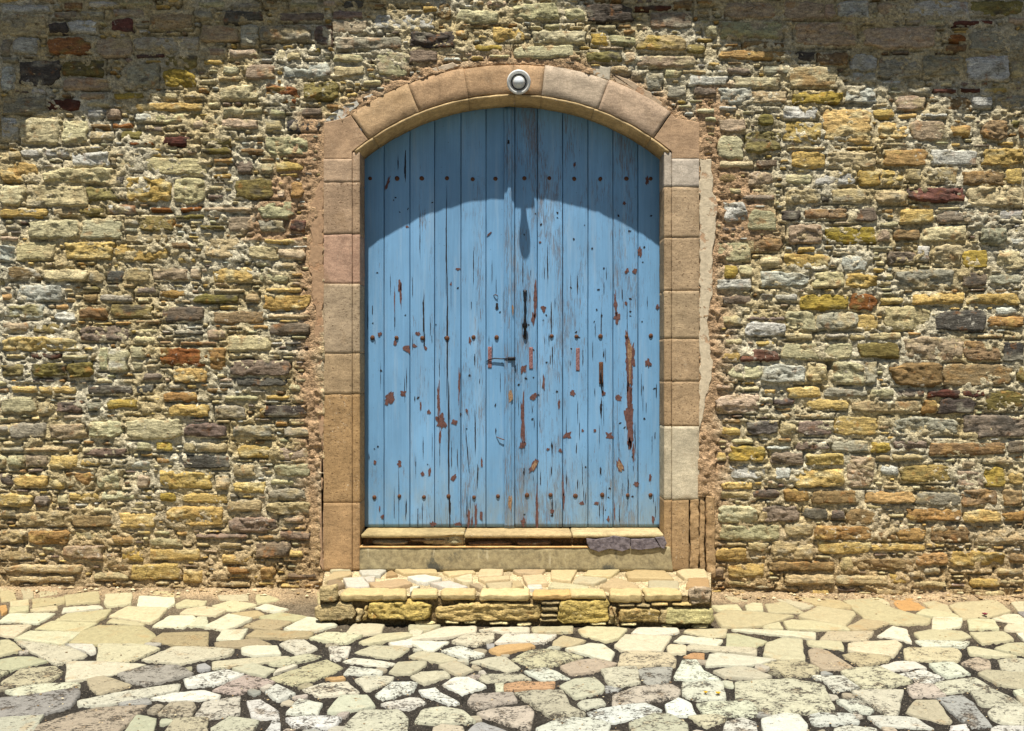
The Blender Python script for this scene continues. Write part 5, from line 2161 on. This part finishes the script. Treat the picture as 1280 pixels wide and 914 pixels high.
# small stones in the gaps and the paving beyond the picture
cells = MB()
def voronoi_cells(x0, x1, y0, y1, sp, seed, gap, test):
    rr = random.Random(seed); pts = {}
    nxx = int((x1 - x0) / sp); nyy = int((y1 - y0) / sp)
    for j in range(-1, nyy + 2):
        for i in range(-1, nxx + 2):
            pts[i, j] = (x0 + (i + .5 * (j % 2) + rr.uniform(-.36, .36)) * sp, y0 + (j + rr.uniform(-.34, .34)) * sp * .82)
    for (i, j), p in pts.items():
        if not (x0 <= p[0] <= x1 and y0 <= p[1] <= y1): continue
        if not test(p): continue
        poly = [(p[0] - sp * 2, p[1] - sp * 2), (p[0] + sp * 2, p[1] - sp * 2), (p[0] + sp * 2, p[1] + sp * 2), (p[0] - sp * 2, p[1] + sp * 2)]
        for dj in range(-2, 3):
            for di in range(-2, 3):
                if (di, dj) == (0, 0) or (i + di, j + dj) not in pts: continue
                q = pts[i + di, j + dj]; mx, my = (p[0] + q[0]) / 2, (p[1] + q[1]) / 2; nx_, ny_ = q[0] - p[0], q[1] - p[1]
                L = math.hypot(nx_, ny_); nx_, ny_ = nx_ / L, ny_ / L; off = mx * nx_ + my * ny_ - gap
                out = []
                for a in range(len(poly)):
                    A, B = poly[a], poly[(a + 1) % len(poly)]
                    da, db = A[0] * nx_ + A[1] * ny_ - off, B[0] * nx_ + B[1] * ny_ - off
                    if da <= 0: out.append(A)
                    if da * db < 0:
                        t = da / (da - db); out.append((A[0] + (B[0] - A[0]) * t, A[1] + (B[1] - A[1]) * t))
                poly = out
                if len(poly) < 3: break
            if len(poly) < 3: break
        if len(poly) >= 3 and parea(poly) > .0004: yield poly
def free(poly, thr):
    r = ras(poly, 1.0)
    if r is None or r[1].sum() == 0: return False
    return (gocc[r[0]] & r[1]).sum() <= thr * r[1].sum()
k = 0
for sp, gap, thr in ((.26, .014, .02), (.15, .010, .03), (.085, .010, .02)):
    for poly in voronoi_cells(-6.1, 6.1, -5.1, -.02, sp, int(sp * 1000), gap, lambda p: not gocc[int((p[1] - gy0) / GS), int((p[0] - gx0) / GS)] and (sp > .2 or (abs(p[0]) < 3.8 and p[1] > -2.7))):
        if not free(poly, thr): continue
        r = ras(poly); gocc[r[0]] |= r[1]; k += 1
        oc = sp > .2 and (abs(poly[0][0]) > 3.4 or poly[0][1] < -2.4)
        V, F, C = flag(poly, gz, 7000 + k, tuple(q * .72 for q in PPAL['ctgytpg'[k % 7]]) if oc else PPAL['ccwytpg'[k % 7] if sp > .2 else 'tgctp'[k % 5]], .3 + .3 * (k % 3), .02, .004 if sp < .2 else .007, .98)
        cells.add(V, F, C)
o = cells.build('small_paving_stones', M['pave'], pav); tag(o, kind='stuff')

# one broad sheet of ground to the horizon under everything
gxs = np.array([-600, -60, -12, -6.3, -3.5, 0, 3.5, 6.3, 12, 60, 600.]); gys = np.array([600, 60, 12, 2, .5, 0, -1, -2.6, -5.3, -8, -14, -60, -600.])
X, Y = np.meshgrid(gxs, gys); z = ground_z(X, np.minimum(Y, 0)) - .05
z = np.where(Y < -14, ground_z(X, np.full_like(Y, -14.)) - .05, z)
a = np.arange(X.size).reshape(X.shape)
g = mk('ground', np.stack([X, Y, z], -1).reshape(-1, 3), np.stack([a[:-1, :-1], a[1:, :-1], a[1:, 1:], a[:-1, 1:]], -1).reshape(-1, 4), M['ground'])
tag(g, kind='structure')
# crumbs along the foot of the wall and in the joints
rng = random.Random(31); mb = MB()
ICO = np.array([(0, 0, 1), (.9, 0, .3), (.28, .85, .3), (-.72, .53, .3), (-.72, -.53, .3), (.28, -.85, .3), (0, 0, -.6)])
IF = [(0, 1, 2), (0, 2, 3), (0, 3, 4), (0, 4, 5), (0, 5, 1), (6, 2, 1), (6, 3, 2), (6, 4, 3), (6, 5, 4), (6, 1, 5)]
for _ in range(2600):
    if rng.random() < .55: x, y = rng.uniform(-4, 4), -abs(rng.gauss(0, .07)) - .01
    else: x, y = rng.uniform(-3.4, 3.4), rng.uniform(-2.2, -.05)
    if -1.22 < x < 1.28 and y > -.70: continue
    r = rng.uniform(.002, .0065) if rng.random() < .86 or y < -.16 else rng.uniform(.008, .02)
    an = rng.uniform(0, 6.28); c, s = math.cos(an), math.sin(an)
    V = ICO * np.array([rng.uniform(.8, 1.6), rng.uniform(.7, 1.1), rng.uniform(.5, .9)]) * r
    V = np.stack([V[:, 0] * c - V[:, 1] * s + x, V[:, 0] * s + V[:, 1] * c + y, V[:, 2] + float(ground_z(x, y)) + (.004 if r < .007 else .006)], 1)
    mb.add(V, IF, ccol(lin(*rng.choice([(170, 150, 112), (190, 176, 140), (120, 98, 70), (150, 124, 84)])), len(V)))
o = mb.build('rubble_crumbs', M['pave'], None, False); tag(o, 'loose stone crumbs and grit along the foot of the wall', None, None, 'stuff')

# a dark red petal on the right and two tiny yellow flowers on a white flag
def petal(px, py, r, name, label, cat, mat, n=5):
    x, y = to_ground(px, py); z = float(ground_z(x, y)) + .010
    V, F = [], []
    for k in range(n):
        a0 = k * 6.283 / n; c = (x + math.cos(a0) * r * .35, y + math.sin(a0) * r * .35)
        b = len(V); V.append((x, y, z + .002))
        for t in range(7):
            a = a0 + (t - 3) * .22; rr_ = r * (.75 + .25 * math.cos((t - 3) * .5))
            V.append((x + math.cos(a) * rr_, y + math.sin(a) * rr_, z + .006 + .012 * (r / .02) * abs(math.sin(t * 1.3 + k))))
        F += [(b, b + 1 + t, b + 2 + t) for t in range(6)]
    o = mk(name, V, F, mat, None, None, False); tag(o, label, cat); return o
petal(1231, 771.5, .016, 'fallen_flower', 'small dark red crumpled flower lying on the paving at the right', 'flower', M['petal'])
petal(897.5, 871, .012, 'small_flower', 'right one of two tiny yellow flowers on a white flagstone', 'flower', M['yellow'])
petal(882, 870, .010, 'small_flower', 'left one of two tiny yellow flowers on a white flagstone', 'flower', M['yellow'])

# ================================================================= unseen eave added above the frame; its edge is shaped to throw the stepped shade
eave = empty('shade_eave', (0, 0, 0))
tag(eave, 'unseen tiled eave added above the door to cast the stepped shade on the wall top', 'eave')
PROF = [(-420, 190), (-200, 185), (0, 183), (20, 180), (45, 150), (60, 146), (110, 145), (190, 140), (205, 112), (245, 100), (268, 88), (285, 68), (330, 66), (345, 60), (395, 56), (400, 78), (415, 74),
        (420, 44), (470, 40), (492, 18), (545, 14), (565, -6), (690, -12), (700, 6), (760, 12), (800, 34), (870, 36), (890, 50), (930, 70), (960, 72), (985, 82), (1040, 84), (1050, 106), (1110, 108),
        (1125, 118), (1190, 132), (1240, 140), (1280, 150), (1500, 175), (1700, 190)]
TEETH = [(254, 98), (334, 84), (478, 50), (552, 26), (800, 44), (967, 96), (1006, 92), (1200, 158), (1124, 128), (100, 152), (406, 80), (880, 60)]
ZE = wz(-150)
def prot(px, ys): return max(.06, (ys + 150) * U / 2.8)  # reach worked back from the wanted shade edge on the wall
px_ = -420
xs_, ys_ = zip(*PROF); rng = random.Random(3)
while px_ < 1700:
    w = rng.uniform(20, 28)
    p = prot(px_, float(np.interp(px_ + w / 2, xs_, ys_)) + rng.uniform(-3, 3))
    sh = -0.12 * (p + .1)
    x0, x1 = wx(px_) + sh, wx(px_ + w) + sh
    V, F = rough_box(x0, x1 + .012, -p, .1, ZE - .0 + rng.uniform(-.002, .002), ZE + .022, .08, .004, .003, int(px_) + 999)
    V[:, 2] += .02 * np.cos((V[:, 0] - (x0 + x1) / 2) / (x1 - x0) * math.pi)
    mk('shade_tile', V, F, M['tile'], eave)
    px_ += w
for px, ys in TEETH:  # extra pieces added only to cast the teeth of the shade
    p = prot(px, ys); sh = -0.12 * (p + .1)
    V, F = rough_box(wx(px - 9) + sh, wx(px + 9) + sh, -p, .1, ZE + .045, ZE + .09, .05, .006, .003, px)
    mk('shade_tooth', V, F, M['tile'], eave)
V, F = rough_box(-5.3, 5.3, .101, .62, ZE - .03, ZE + .12, .5, .004, 0, 9); mk('wall_plate', V, F, M['wood'], eave)
print('stones', len(stones), 'fill', len(fill), 'paving', len(kept), 'cells', k)
